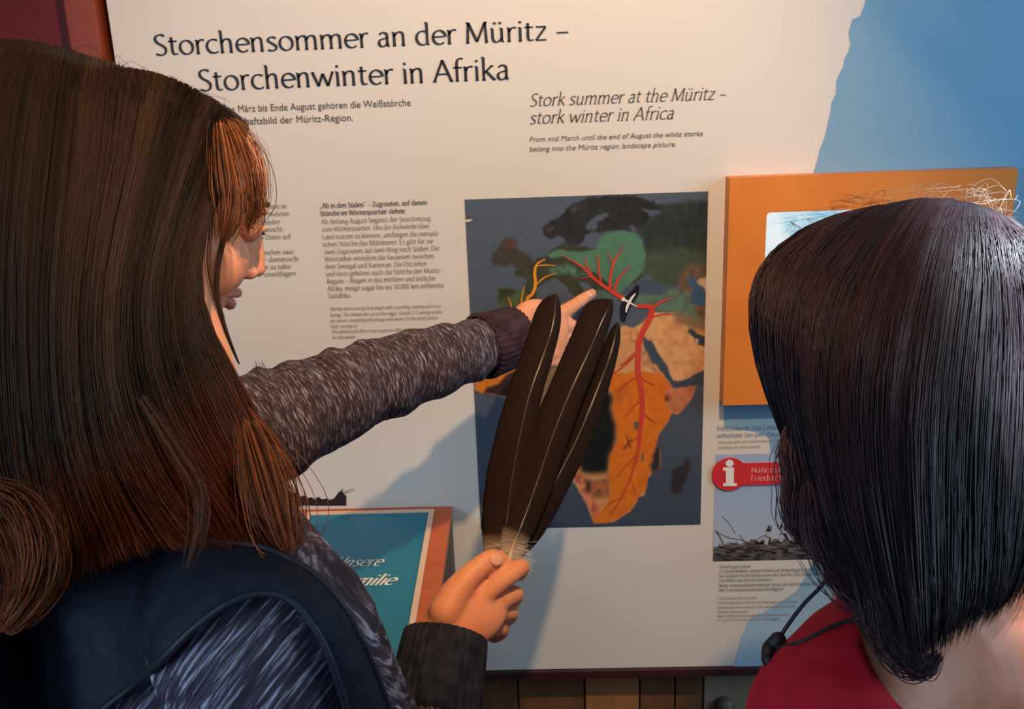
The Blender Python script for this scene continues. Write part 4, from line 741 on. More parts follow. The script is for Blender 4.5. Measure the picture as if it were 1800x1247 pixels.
L(m_heather, a_.outputs['Vector'], nz.inputs[0]); L(m_heather, nz.outputs[0], rp.inputs[0]); L(m_heather, rp.outputs[0], b_.inputs['Base Color']); L(m_heather, nz.outputs[0], bp.inputs['Height']); L(m_heather, bp.outputs[0], b_.inputs['Normal'])
def knit_attr(me, bones, cut=None):
    v = getv(me); best = np.full(len(v), 1e9); K = np.zeros((len(v), 3))
    for a, b, along, around in bones:
        a, b = np.array(a), np.array(b); d = b-a; l_ = np.linalg.norm(d); d /= l_; t = np.clip((v-a)@d, 0, l_); q = v-(a+t[:, None]*d); ds = np.linalg.norm(q, axis=1)
        r_ = np.cross(d, (.3, .1, .95)); r_ /= np.linalg.norm(r_); s_ = np.cross(d, r_); k = ds < best; best[k] = ds[k]
        K[k] = np.stack([((v-a)@d)*along, (q@r_)*around, (q@s_)*around], 1)[k]
    if cut is not None:                      # the near sleeve and the back panel are cut on different grain
        pu, pv = pixa(v); lx = np.interp(pv, cut[1], cut[0]); dn = np.linalg.norm(v-CAM, axis=1) < .80; nearb = dn & (pv > 860)
        for sel, d in ((nearb & (pu <= lx), (.62, .25, .74)), (nearb & (pu > lx), (.34, .45, -.82))):
            d = np.array(d); d /= np.linalg.norm(d); r_ = np.cross(d, (0, -.9, .44)); r_ /= np.linalg.norm(r_); s_ = np.cross(d, r_); K[sel] = np.stack([(v@d)*26, (v@r_)*420, (v@s_)*60], 1)[sel]
    at = me.attributes.new('knit', 'FLOAT_VECTOR', 'POINT'); at.data.foreach_set('vector', K.ravel())
cuff2a, cuff2b = W2*.86+E2*.14, W2*1.0; cuff1a, cuff1b = W1*.80+E1*.20, W1+ (W1-E1)/np.linalg.norm(W1-E1)*.006
sw = torso(TC, HP+np.array([0, 0, .06]), RTOR, NB, NB+np.array([.02, .01, .06]), np.eye(3), 1.04)+[
    tube([NB-np.array([0, 0, .035]), NB*.45+S1*.55, S1], [.062, .060, .060], 8, 18), tube([NB-np.array([0, 0, .035]), NB*.4+S2*.6, S2], [.062, .058, .058], 8, 18),
    tube([S1, (S1*.6+E1*.4), E1], [.063, .060, .050], 12, 18), tube([E1, E1*.55+W1*.45, W1*.86+E1*.14], [.049, .041, .033], 12, 18),
    tube([S2, S2*.5+E2*.5, E2], [.060, .052, .044], 12, 18), tube([E2, E2*.5+W2*.5, W2*.90+E2*.10], [.044, .038, .032], 12, 18)]
pull = fuse('pullover', sw, .0045, 5, m_heather, pL); wrinkle(pull, .008, 13, (1, 1, .8)); wrinkle(pull, .002, 30, (1.3, .8, 1), True)
# sleeve creases on the stretched arm: folds run round the arm, tighter near the elbow crook
v = getv(pull.data); n = getn(pull.data); d = (W2-S2)/np.linalg.norm(W2-S2); t = (v-S2)@d; q = v-S2-t[:, None]*d; on = (t > -.02) & (np.linalg.norm(q, axis=1) < .09)
f = np.sin(t*110+16*fbm(v*9, 2))*fbm(v*12+5, 2); setv(pull.data, v+n*(np.where(on, f*.0034, 0))[:, None])
knit_attr(pull.data, [(S2, E2, 700, 80), (E2, W2, 700, 80), (S1, E1, 26, 400), (E1, W1, 30, 400), (HP, NB, 26, 400)], ([480, 520, 575, 620, 650], [960, 1020, 1090, 1170, 1260]))
m_cuff = noisy(mat('ribbed_cuff', (1, 1, 1), .9, .15), lin(44, 30, 36), lin(70, 50, 58), (60, 60, 60), 3)
m_cuff2 = noisy(mat('navy_cuff', (1, 1, 1), .9, .15), lin(30, 32, 44), lin(52, 56, 72), (90, 90, 90), 3)
def cuff(a, b, ra, rb, ribs, m, depth=.0014, upv=None):
    V, Fc = [], []; n = ribs*4; d = b-a; l_ = np.linalg.norm(d); d = d/l_; r_ = np.cross(d, (0, 0, 1.)); r_ /= np.linalg.norm(r_); s_ = np.cross(d, r_)
    prof = [(-.004, ra-.003, 1), (0, ra, 1), (l_*.25, ra*.7+rb*.3, 1), (l_*.5, (ra+rb)/2, 1), (l_*.75, ra*.3+rb*.7, 1), (l_-.002, rb, 1), (l_, rb-.001, 1), (l_+.0005, rb-.0035, .4), (l_-.006, rb-.006, 0)]
    for t, r, k in prof:
        for j in range(n):
            a_ = 2*PI*j/n; rr_ = r+k*depth*(1 if j % 4 < 2 else -1)*.5; V.append(a+d*t+(r_*math.cos(a_)+s_*math.sin(a_))*rr_)
    Fc = [(i*n+j, i*n+(j+1) % n, (i+1)*n+(j+1) % n, (i+1)*n+j) for i in range(len(prof)-1) for j in range(n)]; return V, Fc
put('cuff', *cuff(W2*.78+E2*.22, W2+(W2-E2)*.02, .0395, .0355, 34, m_cuff), m_cuff, pL, smooth=True)
put('cuff', *cuff(W1*.66+E1*.34, W1+(W1-E1)*.03, .0410, .0370, 34, m_cuff2), m_cuff2, pL, smooth=True)
# trousers and shoes
m_jean = noisy(mat('dark_denim', (1, 1, 1), .8), lin(28, 34, 50), lin(44, 52, 72), (60, 60, 60)); tr_src = legs(HP, RTOR)
def crop(o, test):
    bm = bmesh.new(); bm.from_mesh(o.data); bmesh.ops.delete(bm, geom=[v for v in bm.verts if test(v.co)], context='VERTS'); bm.to_mesh(o.data); bm.free()
tr = fuse('trousers', inflate([tr_src[0], tr_src[2], ellipsoid(HP, (.11, .155, .13), RTOR)], .010), .008, 4, m_jean, pL)
m_shoe = mat('shoe_leather', lin(34, 30, 30), .5)
for k in (1, 3): put('shoe', *inflate([tr_src[k]], .008)[0], m_shoe, pL, smooth=True)
print('bodyfaces', len(body.data.polygons), len(pull.data.polygons))
# ------------------------------------------------------------------ left woman's hair
def rest_on(guides, bv, off=.010, start=3):
    out = []
    for g_ in guides:
        q = []
        for k, (px, py, d) in enumerate(g_):
            if k >= start:
                r = ray(px, py); ln = np.linalg.norm(r); h = bv.ray_cast(Vector(CAM), Vector(r/ln))
                if h[0] is not None:
                    hd = h[3]/ln
                    if hd-off < d and hd > .3: d = hd-off
            q.append((px, py, d))
        out.append(q)
    return out
m_hairL = hairmat('hair_brown', .5, .16); m_shellL = noisy(mat('hair_mass_brown', (1, 1, 1), .7, .15), lin(26, 18, 14), lin(52, 34, 24), (60, 60, 6))
bvL = bvh_of(body, pull)
gl = [
 [(412, 232, .64), (410, 285, .625), (385, 345, .60), (356, 410, .585), (344, 490, .575), (352, 570, .57), (392, 655, .565), (436, 740, .56), (470, 840, .55), (505, 958, .54)],
 [(395, 214, .635), (375, 285, .585), (335, 380, .56), (310, 480, .55), (312, 580, .545), (345, 680, .54), (395, 780, .53), (432, 870, .52), (470, 962, .50)],
 [(345, 180, .63), (320, 270, .555), (280, 400, .535), (255, 520, .53), (262, 640, .525), (295, 740, .52), (345, 830, .51), (385, 900, .50), (420, 965, .49)],
 [(270, 145, .63), (245, 260, .545), (210, 400, .52), (190, 530, .515), (195, 660, .51), (225, 770, .505), (270, 860, .495), (310, 920, .485), (340, 968, .48)],
 [(180, 105, .625), (160, 240, .54), (135, 400, .515), (120, 540, .51), (125, 680, .505), (145, 800, .50), (175, 880, .49), (205, 940, .485), (225, 985, .48)],
 [(90, 78, .62), (65, 220, .54), (45, 400, .52), (40, 540, .515), (45, 690, .51), (60, 820, .505), (85, 900, .49), (100, 970, .485), (85, 1060, .475)],
 [(20, 68, .62), (-30, 220, .56), (-60, 400, .545), (-65, 540, .54), (-60, 700, .53), (-40, 840, .52), (10, 930, .51), (45, 1010, .50), (20, 1090, .49)],
 [(-30, 75, .62), (-110, 240, .60), (-150, 400, .595), (-150, 560, .585), (-130, 720, .58), (-110, 850, .57), (-70, 950, .56), (-40, 1040, .55), (-30, 1100, .54)],
 [(20, 80, .63), (-110, 240, .66), (-150, 400, .67), (-140, 560, .67), (-110, 720, .665), (-80, 850, .655), (-40, 930, .65), (0, 1000, .64), (0, 1060, .63)],
 [(100, 92, .635), (40, 220, .70), (0, 400, .72), (10, 560, .72), (40, 700, .715), (60, 820, .71), (90, 900, .70), (110, 940, .69), (120, 990, .67)],
 [(220, 130, .64), (200, 230, .715), (160, 400, .74), (160, 540, .735), (200, 660, .73), (240, 760, .72), (280, 840, .71), (300, 900, .70), (310, 950, .68)],
 [(330, 180, .645), (320, 260, .74), (290, 400, .77), (280, 520, .77), (290, 620, .765), (310, 720, .75), (340, 800, .73), (370, 870, .71), (390, 930, .69)],
 [(400, 224, .65), (375, 290, .75), (335, 380, .79), (310, 460, .79), (300, 560, .785), (320, 650, .77), (360, 740, .75), (400, 830, .72), (430, 930, .69)]]
gl = [[(a, b, d+.115*max(0, 1-q/8.)**.7) for q, (a, b, d) in enumerate(g_)] for g_ in gl]
gl = [rest_on([g_], bvL, .014, 1)[0] if k < 8 else g_ for k, g_ in enumerate(gl)]
hairL, surfL = hair('hair', gl, pL, m_hairL, m_shellL, 8600, bvh_of(body), jit=.009, rad=.00030, seg=13, cols=((20, 17, 15), (66, 47, 36)), clump=70, tips=((150, 66, 24), .68))
AUB = ((84, 48, 30), (170, 100, 58)); DK = ((38, 26, 20), (74, 48, 34))
lock([(405, 222, .705), (425, 262, .695), (438, 310, .70), (444, 360, .71), (432, 402, .72)], 130, .0068, .00026, AUB, m_hairL, hairL)
lock([(390, 228, .69), (404, 300, .665), (410, 360, .665), (394, 425, .67)], 110, .0066, .00026, AUB, m_hairL, hairL)
lock([(412, 232, .745), (445, 260, .75), (455, 320, .75), (458, 380, .75), (452, 420, .75)], 9, .0035, .00022, AUB, m_hairL, hairL)
lock([(415, 225, .745), (460, 250, .75), (475, 320, .75), (470, 370, .75)], 5, .006, .00014, AUB, m_hairL, hairL)
lock([(392, 290, .70), (400, 350, .69), (394, 410, .68), (382, 465, .675), (381, 520, .67), (396, 580, .665), (420, 640, .66)], 55, .0011, .00032, DK, m_hairL, hairL)
lock([(372, 330, .69), (370, 400, .68), (366, 460, .675), (376, 520, .67), (395, 560, .665)], 8, .0012, .00024, DK, m_hairL, hairL)
lock([(470, 740, .56), (492, 790, .56), (505, 820, .56), (490, 850, .56), (476, 820, .56)], 6, .0015, .00025, DK, m_hairL, hairL)
lock([(455, 640, .56), (480, 720, .56), (500, 790, .56), (492, 850, .56)], 8, .0025, .0002, DK, m_hairL, hairL)
# the loose curl at the left edge of the picture
lock([(-25, 860, .50), (40, 890, .492), (74, 960, .482), (66, 1030, .474), (30, 1085, .472), (5, 1095, .474)], 330, .0050, .00027, ((70, 34, 18), (150, 74, 32)), m_hairL, hairL, 20)
lock([(250, 700, .50), (310, 790, .49), (350, 860, .48), (352, 930, .475), (330, 1000, .472)], 22, .003, .0002, ((60, 38, 26), (110, 64, 36)), m_hairL, hairL)
lock([(440, 760, .535), (470, 850, .52), (490, 920, .51), (505, 965, .505)], 260, .0085, .00028, ((84, 46, 28), (168, 88, 44)), m_hairL, hairL)
for k in range(26):                                           # flyaways along the parting
    t = k/25; a_ = cat([(0, 62), (120, 82), (250, 132), (350, 182), (425, 232)], 26)[k]
    lock([(a_[0], a_[1]+8, .735), (a_[0]+14+rng.normal()*8, a_[1]-6-6*rng.random(), .737), (a_[0]+36+rng.normal()*14, a_[1]+8, .737), (a_[0]+56, a_[1]+46, .728)], 2, .003, .00011, DK, m_hairL, hairL, 10)

# ------------------------------------------------------------------ backpack of the left woman
m_navy = noisy(mat('navy_nylon', (1, 1, 1), .75, .25), lin(19, 20, 29), lin(28, 30, 42), (90, 90, 90), 3, bump=.15, dist=.0006)
bp_ = thing('backpack', 'dark navy backpack with a wide padded strap over the pointing woman\'s shoulder', 'backpack', (HP[0]-.15, HP[1], .95))
bc = TC+RTOR@np.array([-.165, -.02, -.02])
pk = fuse('pack_body', [ellipsoid(bc, (.085, .145, .21), RTOR), ellipsoid(bc+RTOR@np.array([.02, 0, .06]), (.075, .13, .16), RTOR), ellipsoid(bc+RTOR@np.array([-.045, 0, -.08]), (.065, .11, .11), RTOR)], .006, 5, m_navy, bp_); wrinkle(pk, .006, 12)
bvS = bvh_of(pull, pk)
def drape(oe, ie, ns, nw, off, th, name, m, root, dflt=.52, crown=.006):
    O_, I_ = cat(oe, ns), cat(ie, ns); T_ = []; W_ = []
    for i in range(ns):
        for j in range(nw):
            px, py = O_[i]+(I_[i]-O_[i])*j/(nw-1); r = ray(px, py); ln = np.linalg.norm(r); h = bvS.ray_cast(Vector(CAM), Vector(r/ln))
            T_.append(h[3]/ln if h[0] is not None and h[3]/ln < .8 else np.nan); W_.append((px, py))
    D = np.array(T_).reshape(ns, nw)
    for j in range(nw):
        c = D[:, j]; ok = ~np.isnan(c)
        if ok.sum() > 1: D[:, j] = np.interp(np.arange(ns), np.arange(ns)[ok], c[ok])
        else: D[:, j] = dflt
    D0 = D.copy()
    for _ in range(3): D[1:-1] = (D[:-2]+2*D[1:-1]+D[2:])/4; D[:, 1:-1] = (D[:, :-2]+2*D[:, 1:-1]+D[:, 2:])/4
    D = np.minimum(D, D0)
    cr_ = np.sin(np.linspace(0, PI, nw))**.6*crown; W_ = np.array(W_).reshape(ns, nw, 2)
    top = np.array([[P(*W_[i, j], D[i, j]-off-cr_[j]) for j in range(nw)] for i in range(ns)]); bot = np.array([[P(*W_[i, j], D[i, j]-off+th) for j in range(nw)] for i in range(ns)])
    V = np.vstack([top.reshape(-1, 3), bot.reshape(-1, 3)]); q = ns*nw; Fc = []
    for i in range(ns-1):
        for j in range(nw-1): a = i*nw+j; Fc += [(a, a+nw, a+nw+1, a+1), (q+a, q+a+1, q+a+nw+1, q+a+nw)]
        for j in (0, nw-1): a = i*nw+j; Fc.append((a, a+nw, q+a+nw, q+a) if j else (a, q+a, q+a+nw, a+nw))
    for i in (0, ns-1):
        for j in range(nw-1): a = i*nw+j; Fc.append((a, a+1, q+a+1, q+a) if i == 0 else (a, q+a, q+a+1, a+1))
    return put(name, V, Fc, m, root, smooth=False)
OUT = [(-60, 945), (120, 935), (250, 938), (400, 950), (478, 966), (556, 1012), (610, 1075), (652, 1160), (692, 1262)]
INN = [(20, 1330), (130, 1290), (250, 1200), (345, 1104), (425, 1052), (498, 1050), (545, 1095), (580, 1160), (612, 1262)]
sp_ = drape(OUT, INN, 60, 16, .012, .012, 'shoulder_strap', m_navy, bp_)
def seam(frac, name, m, rad=.0011):
    O_, I_ = cat(OUT, 60), cat(INN, 60); me = sp_.data; v = getv(me)[:960].reshape(60, 16, 3); j = frac; k = int(j); ln_ = v[:, k]*(1-(j-k))+v[:, k+1]*(j-k)
    nn = CAM-ln_; nn /= np.linalg.norm(nn, axis=1)[:, None]; o = put(name, *tube(ln_+nn*.0006, [rad]*60, sides=6), m, None, smooth=True); o.parent = sp_
seam(.25, 'piping', mat('strap_piping', lin(22, 24, 36), .6), .0022); seam(14.6, 'piping', mat('strap_piping2', lin(22, 24, 36), .6), .0022)

# ------------------------------------------------------------------ FEATHERS
m_vane = attrmat('feather_vane', .7, .1); m_shaft = attrmat('feather_shaft', .3, .5)
def feather(label, shaft, wl, wr, dpt, dark=(40, 28, 22), seed=0):
    """shaft: [(px,py)] tip -> base; wl, wr: half widths (px) tip -> base"""
    r_ = np.random.default_rng(seed); n = 150; m_ = 9
    A = cat([(a, b, d) for (a, b), d in zip(shaft, np.linspace(dpt[0], dpt[1], len(shaft)))], n); C = np.array([P(*q) for q in A]); T = np.gradient(C, axis=0); T /= np.linalg.norm(T, axis=1)[:, None]
    vw = CAM-C; vw /= np.linalg.norm(vw, axis=1)[:, None]; side_ = np.cross(T, vw); side_ /= np.linalg.norm(side_, axis=1)[:, None]; nm = np.cross(side_, T)
    if (side_[n//2]@RT) < 0: side_ = -side_
    root = thing('feather', label, 'feather', C[-1], 'stork feathers in the lower hand'); t = np.linspace(0, 1, n)
    for s, wd, nm_ in ((-1, wl, 'left_vane'), (1, wr, 'right_vane')):
        w_ = np.interp(t, np.linspace(0, 1, len(wd)), wd)/F_PX*A[:, 2]; w_ = w_*(1+.03*(r_.random(n)-.5))*np.sqrt(1-(1-np.minimum(1, t/.10+.003))**2); V = []; Cc = []
        nz_ = np.cumsum(r_.normal(0, .03, n)); split = 1+.0*t
        for i in range(n):
            for j in range(m_):
                f = j/(m_-1); back = T[i]*(-1)*(-w_[i]*.55*f)*-1
                bump_ = .00022*math.sin(i*2.4+9*f)*f
                V.append(C[i]+side_[i]*s*w_[i]*f-T[i]*w_[i]*.5*f*0+nm[i]*(-.0045*f*f+bump_+.0006))
                base = np.array(lin(*dark)); k = np.clip((t[i]-.79)/.13, 0, 1); c = base*(1+.35*(1-f)*.6)*(.85+.3*r_.random())*(1+.12*math.sin((i+9*f)*1.3)); pale = np.array(lin(176, 156, 134)); Cc.append(c+(pale-c)*k**.8)
        V = np.array(V); Cc = np.array(Cc)
        # barbs sweep towards the tip: shear rows
        for j in range(m_):
            f = j/(m_-1); rows = np.clip(np.arange(n)+int(7*f), 0, n-1)
        Fc = [(i*m_+j, i*m_+j+1, (i+1)*m_+j+1, (i+1)*m_+j) for i in range(n-1) for j in range(m_-1)]
        q = len(V); V2 = V-np.repeat(nm, m_, 0)*.0006; V = np.vstack([V, V2]); Fc2 = [(a+q, d_+q, c_+q, b_+q) for a, b_, c_, d_ in Fc]
        rim = [i*m_+m_-1 for i in range(n)]; Fc3 = [(rim[i], q+rim[i], q+rim[i+1], rim[i+1]) for i in range(n-1)]
        o = put(nm_, V, Fc+Fc2+Fc3, m_vane, root, smooth=True); setcol(o.data, np.vstack([Cc, Cc]))
    rad = np.interp(t, [0, .1, .5, .9, 1], [.0003, .0006, .0009, .0018, .0022]); Vs, Fs = tube(C+nm*.0012, list(rad), sides=8); o = put('shaft', Vs, Fs, m_shaft, root, smooth=True)
    tt_ = np.repeat(np.concatenate([[0]*3, t, [1]*3]), 8); c1, c2 = np.array(lin(44, 31, 24)), np.array(lin(236, 214, 180)); k = np.clip((tt_-.80)/.16, 0, 1)[:, None]; k = np.maximum(k, .5*np.exp(-((tt_-.13)/.035)**2)[:, None]); k = np.maximum(k, .35*np.exp(-((tt_-.30)/.05)**2)[:, None]); setcol(o.data, c1+(c2-c1)*k)
    # downy barbs at the base
    nb_ = 210; Pn = np.zeros((nb_, 10, 3)); b0 = C[-14]
    for q in range(nb_):
        i0 = int(n*(.84+.12*r_.random())); s = r_.choice([-1, 1]); L_ = (.008+.013*r_.random()); d1 = side_[i0]*s*(.6+.5*r_.random())+T[i0]*(-.55+.9*r_.random())+nm[i0]*r_.normal()*.35
        for k_ in range(10): f = k_/9; Pn[q, k_] = C[i0]+d1*L_*f+r_.normal(0, .0007, 3)*f+np.array([0, 0, -.004])*f*f
    o = tubes3('down', Pn, np.full((nb_, 10), .00013), m_vane); setcol(o.data, np.tile(np.array(lin(228, 220, 212)), (nb_*30, 1))); reparent(o, root); o['kind'] = 'stuff'
    return root
FQ = P(886, 1000, .835)
feather('long dark feather held rightmost, half behind the middle one', [(1086, 566), (1074, 620), (1048, 690), (1015, 770), (975, 850), (935, 930), (905, 975), (888, 1012)], [10, 17, 20, 22, 22, 22, 18, 10, 2], [8, 12, 18, 24, 26, 26, 20, 12, 2], (.975, .842), (27, 16, 11), 1)
feather('leftmost long dark feather, its rounded tip just left of the pointing finger', [(978, 517), (972, 570), (955, 625), (932, 690), (915, 760), (900, 840), (890, 920), (885, 975), (885, 1012)], [30, 38, 38, 38, 42, 46, 44, 34, 6], [8, 14, 18, 22, 26, 30, 28, 18, 4], (.945, .836), (31, 18, 12), 2)
feather('middle long dark feather in front, tip right of the pointing finger', [(1077, 527), (1058, 565), (1032, 625), (1002, 690), (972, 765), (945, 845), (920, 915), (900, 965), (888, 1012)], [32, 40, 40, 38, 40, 42, 34, 22, 4], [8, 16, 22, 26, 30, 30, 26, 20, 4], (.955, .830), (29, 17, 12), 3)

# ================================================================== RIGHT WOMAN
HS2 = .88; RH2 = frame_of(128, 16)*HS2; HC2 = P(1605, 650, .665)
print('headR', HC2); [print(nm, [round(float(a), 2) for a in pix(HC2+RH2@np.array(q))]) for nm, q in (('crown', (0, 0, .126)), ('chin', (.08, 0, -.118)), ('nose', (.119, 0, -.028)), ('back', (-.106, 0, .04)))]
NB2 = P(1640, 1120, .60); fR = frame_of(128, 0); SL = P(1492, 1290, .52); SR = NB2*2-SL; SR[2] = SL[2]+.005; SR = NB2+fR@np.array([0, -.165, -.05]); TC2 = NB2+fR@np.array([.02, 0, -.22]); TC2[2] = NB2[2]-.22; HP2 = TC2+np.array([0, 0, -.28])
print('SL', SL, 'NB2', NB2, 'SR', SR, np.linalg.norm(SL-NB2))
pR = thing('person', 'woman with dark straight hair and red top standing at the right, seen from behind', 'person', (HP2[0], HP2[1], 0))
m_skinR = skin('skin_tanned', lin(186, 116, 88), lin(200, 130, 100))
EL = SL+fR@np.array([.02, .03, -.27]); WL = EL+fR@np.array([.10, -.02, -.20]); ER = SR+fR@np.array([.02, -.03, -.27]); WR = ER+fR@np.array([.10, .02, -.20])
def hand_down(Wp, s):
    f = lambda x, y, z: Wp+fR@np.array([x, y, z])
    ps = [tube([f(0, 0, 0), f(.012, 0, -.045), f(.018, 0, -.085)], [(.020, .026), (.015, .036), (.012, .038)], 10, 14, upv=fR@np.array([0, 1., 0]))]
    for k, (dx, ln_) in enumerate(((.030, .068), (.011, .078), (-.009, .072), (-.028, .056))): ps.append(tube([f(.018+dx*.9, 0, -.082), f(.026+dx, -s*.004, -.082-ln_*.5), f(.024+dx*1.0, -s*.016, -.082-ln_)], [.0092, .0085, .007], 10, 10))
    ps.append(tube([f(.02, 0, -.02), f(.05, -s*.008, -.05), f(.058, -s*.014, -.082)], [.013, .011, .009], 10, 10)); return ps
torR = torso(TC2, HP2, fR, NB2, HC2, RH2, .95); shR = [tube([NB2-np.array([0, 0, .03]), NB2*.5+SL*.5+np.array([0, 0, .004]), SL], [.060, .050, .052], 10, 18), tube([NB2-np.array([0, 0, .03]), NB2*.5+SR*.5, SR], [.060, .054, .052], 10, 18)]
armR = [tube([SL, SL*.5+EL*.5, EL], [.052, .045, .037], 10, 16), tube([EL, EL*.5+WL*.5, WL], [.037, .034, .023], 10, 16), tube([SR, SR*.5+ER*.5, ER], [.052, .045, .037], 10, 16), tube([ER, ER*.5+WR*.5, WR], [.037, .034, .023], 10, 16)]
bodyR = fuse('body', head_parts(HC2, RH2)+torR+shR+armR+hand_down(WL, 1)+hand_down(WR, -1)+legs(HP2, fR), .0042, 5, m_skinR, pR)
face_parts(HC2, RH2, pR, m_skinR, lin(80, 60, 44))
m_redtop = noisy(mat('red_jersey', (1, 1, 1), .8, .2), lin(172, 18, 34), lin(190, 26, 44), (50, 50, 50), 3, bump=.1, dist=.0005)
top = fuse('red_top', inflate(torR[:5]+shR+[tube([SL, SL*.6+EL*.4], [.052, .050], 8, 16), tube([SR, SR*.6+ER*.4], [.052, .050], 8, 16)], .0055), .004, 5, m_redtop, pR); wrinkle(top, .005, 14)
neck = [(1380, 800), (1470, 985), (1492, 1050), (1520, 1120), (1550, 1190), (1580, 1240), (1660, 1300), (1780, 1330), (1900, 1290), (2100, 1100), (2100, 800)]
v = getv(top.data); pu, pv = pixa(v); bad = inpoly(pu, pv, neck); hi_ = (v-NB2)@fR[:, 2]
crop_ids = set(np.nonzero(bad & (hi_ > -.17))[0].tolist())
bm = bmesh.new(); bm.from_mesh(top.data); bm.verts.ensure_lookup_table(); bmesh.ops.delete(bm, geom=[bm.verts[i] for i in crop_ids], context='VERTS'); bm.to_mesh(top.data); bm.free()
fair_edge(top, 14); md = top.modifiers.new('thick', 'SOLIDIFY'); md.thickness = .0016; md.offset = 0
m_black = mat('black_jersey', lin(22, 22, 28), .8)
ut = fuse('undershirt', inflate(torR[:5], .0035), .006, 4, m_black, pR); v = getv(ut.data); zt_ = P(1710, 1238, .60)[2]
bm = bmesh.new(); bm.from_mesh(ut.data); bmesh.ops.delete(bm, geom=[q for q in bm.verts if q.co.z > zt_-.012], context='VERTS'); bm.to_mesh(ut.data); bm.free()
tr2 = legs(HP2, fR); fuse('trousers', inflate([tr2[0], tr2[2], ellipsoid(HP2, (.115, .162, .13), fR)], .010), .008, 4, m_jean, pR)
for k in (1, 3): put('shoe', *inflate([tr2[k]], .008)[0], m_shoe, pR, smooth=True)
bvR = bvh_of(bodyR, top)
def on_body(L_, off, bv):
    out = []; last = .55
    for px, py in L_:
        r = ray(px, py); ln = np.linalg.norm(r); h = bv.ray_cast(Vector(CAM), Vector(r/ln)); d = h[3]/ln if h[0] is not None and h[3]/ln < .8 else last; last = d; out.append(P(px, py, d-off))
    return out
m_cord = mat('black_cord', lin(18, 16, 20), .6)
c1_ = put('cord', *tube(on_body(cat([(1462, 1006), (1440, 1035), (1415, 1060), (1390, 1092), (1366, 1128)], 16), .003, bvR), [.0012]*16, 24, 8), m_cord, pR, smooth=True)
c2_ = put('cord', *tube(on_body(cat([(1530, 1082), (1490, 1092), (1455, 1106), (1415, 1126), (1368, 1140)], 16), .003, bvR), [.0013]*16, 24, 8), m_cord, pR, smooth=True)
cl = on_body([(1368, 1124), (1356, 1145), (1351, 1162)], .004, bvR); o = put('clip', *tube(cl, [(.005, .004), (.0065, .005), (.0045, .004)], 12, 12), m_cord, None, smooth=True); o.parent = c1_
m_hairR = hairmat('hair_dark', .45, .26); m_shellR = noisy(mat('hair_mass_dark', (1, 1, 1), .65, .2), lin(20, 14, 20), lin(38, 26, 34), (60, 60, 6))
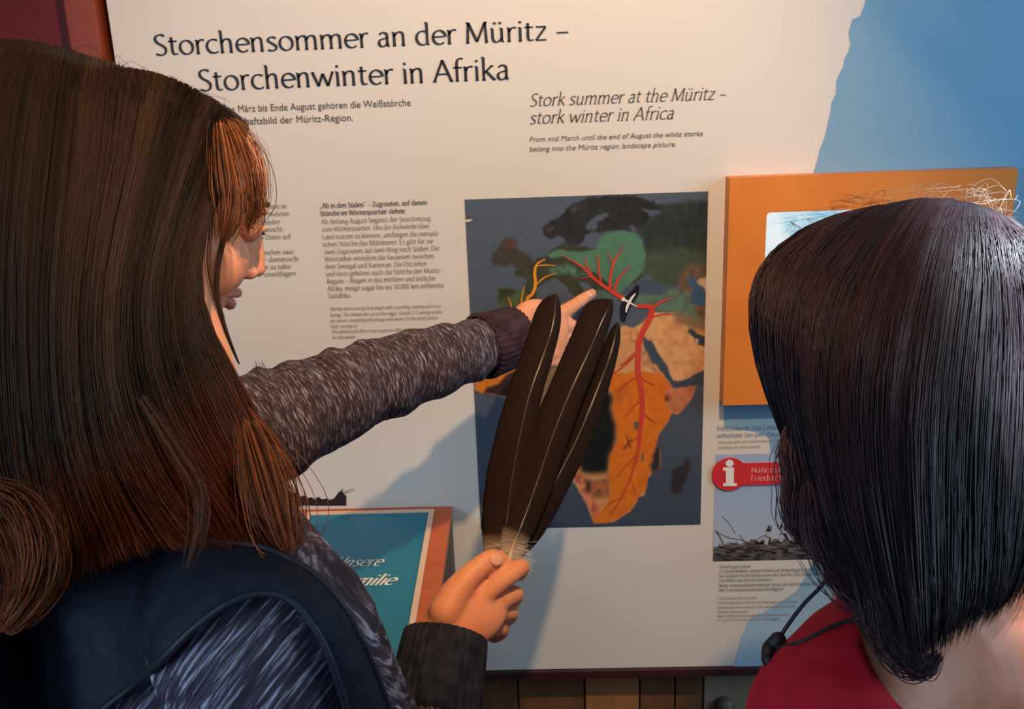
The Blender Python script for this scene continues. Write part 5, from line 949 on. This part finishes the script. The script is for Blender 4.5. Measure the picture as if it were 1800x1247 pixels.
gr_ = [
 [(1500, 372, .62), (1440, 392, .61), (1372, 440, .60), (1334, 500, .595), (1328, 580, .59), (1344, 660, .59), (1372, 740, .585), (1402, 800, .58), (1398, 870, .57), (1412, 950, .56)],
 [(1545, 362, .60), (1480, 392, .575), (1410, 460, .555), (1372, 550, .545), (1372, 650, .54), (1395, 740, .535), (1418, 820, .53), (1430, 890, .525), (1458, 968, .52)],
 [(1600, 352, .59), (1535, 410, .55), (1470, 500, .525), (1440, 620, .51), (1445, 740, .505), (1460, 840, .50), (1480, 920, .495), (1510, 1000, .49), (1545, 1080, .485)],
 [(1640, 350, .585), (1590, 430, .535), (1545, 540, .505), (1520, 680, .49), (1525, 800, .485), (1540, 900, .48), (1560, 1000, .475), (1580, 1080, .47), (1600, 1158, .465)],
 [(1680, 352, .585), (1650, 450, .525), (1625, 580, .495), (1605, 720, .48), (1605, 840, .475), (1610, 940, .47), (1615, 1040, .465), (1618, 1110, .46), (1622, 1172, .46)],
 [(1710, 358, .585), (1720, 460, .53), (1705, 600, .50), (1690, 740, .485), (1685, 860, .48), (1682, 950, .475), (1680, 1030, .47), (1672, 1090, .465), (1660, 1140, .465)],
 [(1740, 368, .585), (1780, 480, .54), (1790, 620, .515), (1780, 760, .50), (1770, 870, .495), (1760, 950, .49), (1755, 1010, .485), (1740, 1060, .48), (1720, 1100, .48)],
 [(1750, 372, .59), (1850, 500, .56), (1880, 640, .54), (1875, 780, .53), (1860, 880, .52), (1840, 950, .515), (1820, 990, .51), (1800, 1020, .505), (1790, 1050, .50)],
 [(1750, 375, .60), (1900, 520, .62), (1940, 660, .62), (1930, 790, .61), (1900, 880, .60), (1880, 940, .60), (1860, 980, .59), (1850, 1000, .58), (1840, 1020, .575)],
 [(1700, 372, .61), (1820, 500, .67), (1850, 640, .68), (1840, 780, .67), (1820, 860, .66), (1800, 920, .65), (1790, 960, .64), (1780, 990, .63), (1770, 1010, .62)],
 [(1620, 368, .62), (1680, 480, .72), (1690, 620, .73), (1680, 740, .72), (1670, 820, .71), (1660, 880, .70), (1650, 930, .69), (1640, 970, .68), (1630, 990, .67)],
 [(1540, 372, .63), (1520, 450, .72), (1500, 560, .73), (1500, 660, .72), (1500, 740, .71), (1500, 800, .70), (1500, 850, .68), (1490, 890, .66), (1490, 930, .64)],
 [(1505, 376, .63), (1430, 430, .67), (1390, 520, .67), (1375, 600, .665), (1385, 680, .65), (1410, 750, .64), (1430, 800, .63), (1440, 860, .61), (1450, 920, .60)]]
gr_ = [[(a, b, d+.06*max(0, 1-q/8.)**.7) for q, (a, b, d) in enumerate(g_)] for g_ in gr_]
gr_ = [rest_on([g_], bvR, .014, 1)[0] if k < 8 else g_ for k, g_ in enumerate(gr_)]
hairR, surfR = hair('hair', gr_, pR, m_hairR, m_shellR, 8600, bvh_of(bodyR), jit=.008, rad=.00030, seg=13, cols=((17, 11, 18), (52, 30, 38)), clump=64, wav=.35)
LIT_HAIR = ((120, 108, 104), (190, 176, 160)); PU = ((40, 24, 32), (84, 52, 56))  # the pale pair paints the bright top highlight into the right-hand flyaways
for k in range(34):
    a_ = cat([(1400, 425), (1480, 380), (1560, 362), (1640, 350), (1720, 352), (1770, 380)], 34)[k]; d_ = .655
    lock([(a_[0], a_[1]+5, d_), (a_[0]-6+rng.normal()*12, a_[1]-14-8*rng.random(), d_), (a_[0]+rng.normal()*22, a_[1]-26*rng.random()-6, d_), (a_[0]+rng.normal()*40, a_[1]-20*rng.random(), d_-.01)], 2, .0035, .00011, LIT_HAIR if k > 12 else PU, m_hairR, hairR, 10)
lock([(1398, 760, .57), (1392, 800, .565), (1402, 850, .56), (1396, 910, .555), (1425, 965, .55)], 240, .0052, .0003, PU, m_hairR, hairR)
lock([(1430, 860, .535), (1440, 920, .53), (1462, 980, .525), (1500, 1040, .52), (1545, 1090, .51)], 160, .006, .00032, PU, m_hairR, hairR)
lock([(1540, 1040, .49), (1556, 1110, .487), (1585, 1160, .485), (1622, 1176, .482), (1650, 1150, .48)], 130, .0035, .00032, PU, m_hairR, hairR)
lock([(1500, 940, .52), (1530, 1030, .51), (1550, 1100, .50), (1580, 1150, .495)], 120, .006, .00032, PU, m_hairR, hairR)
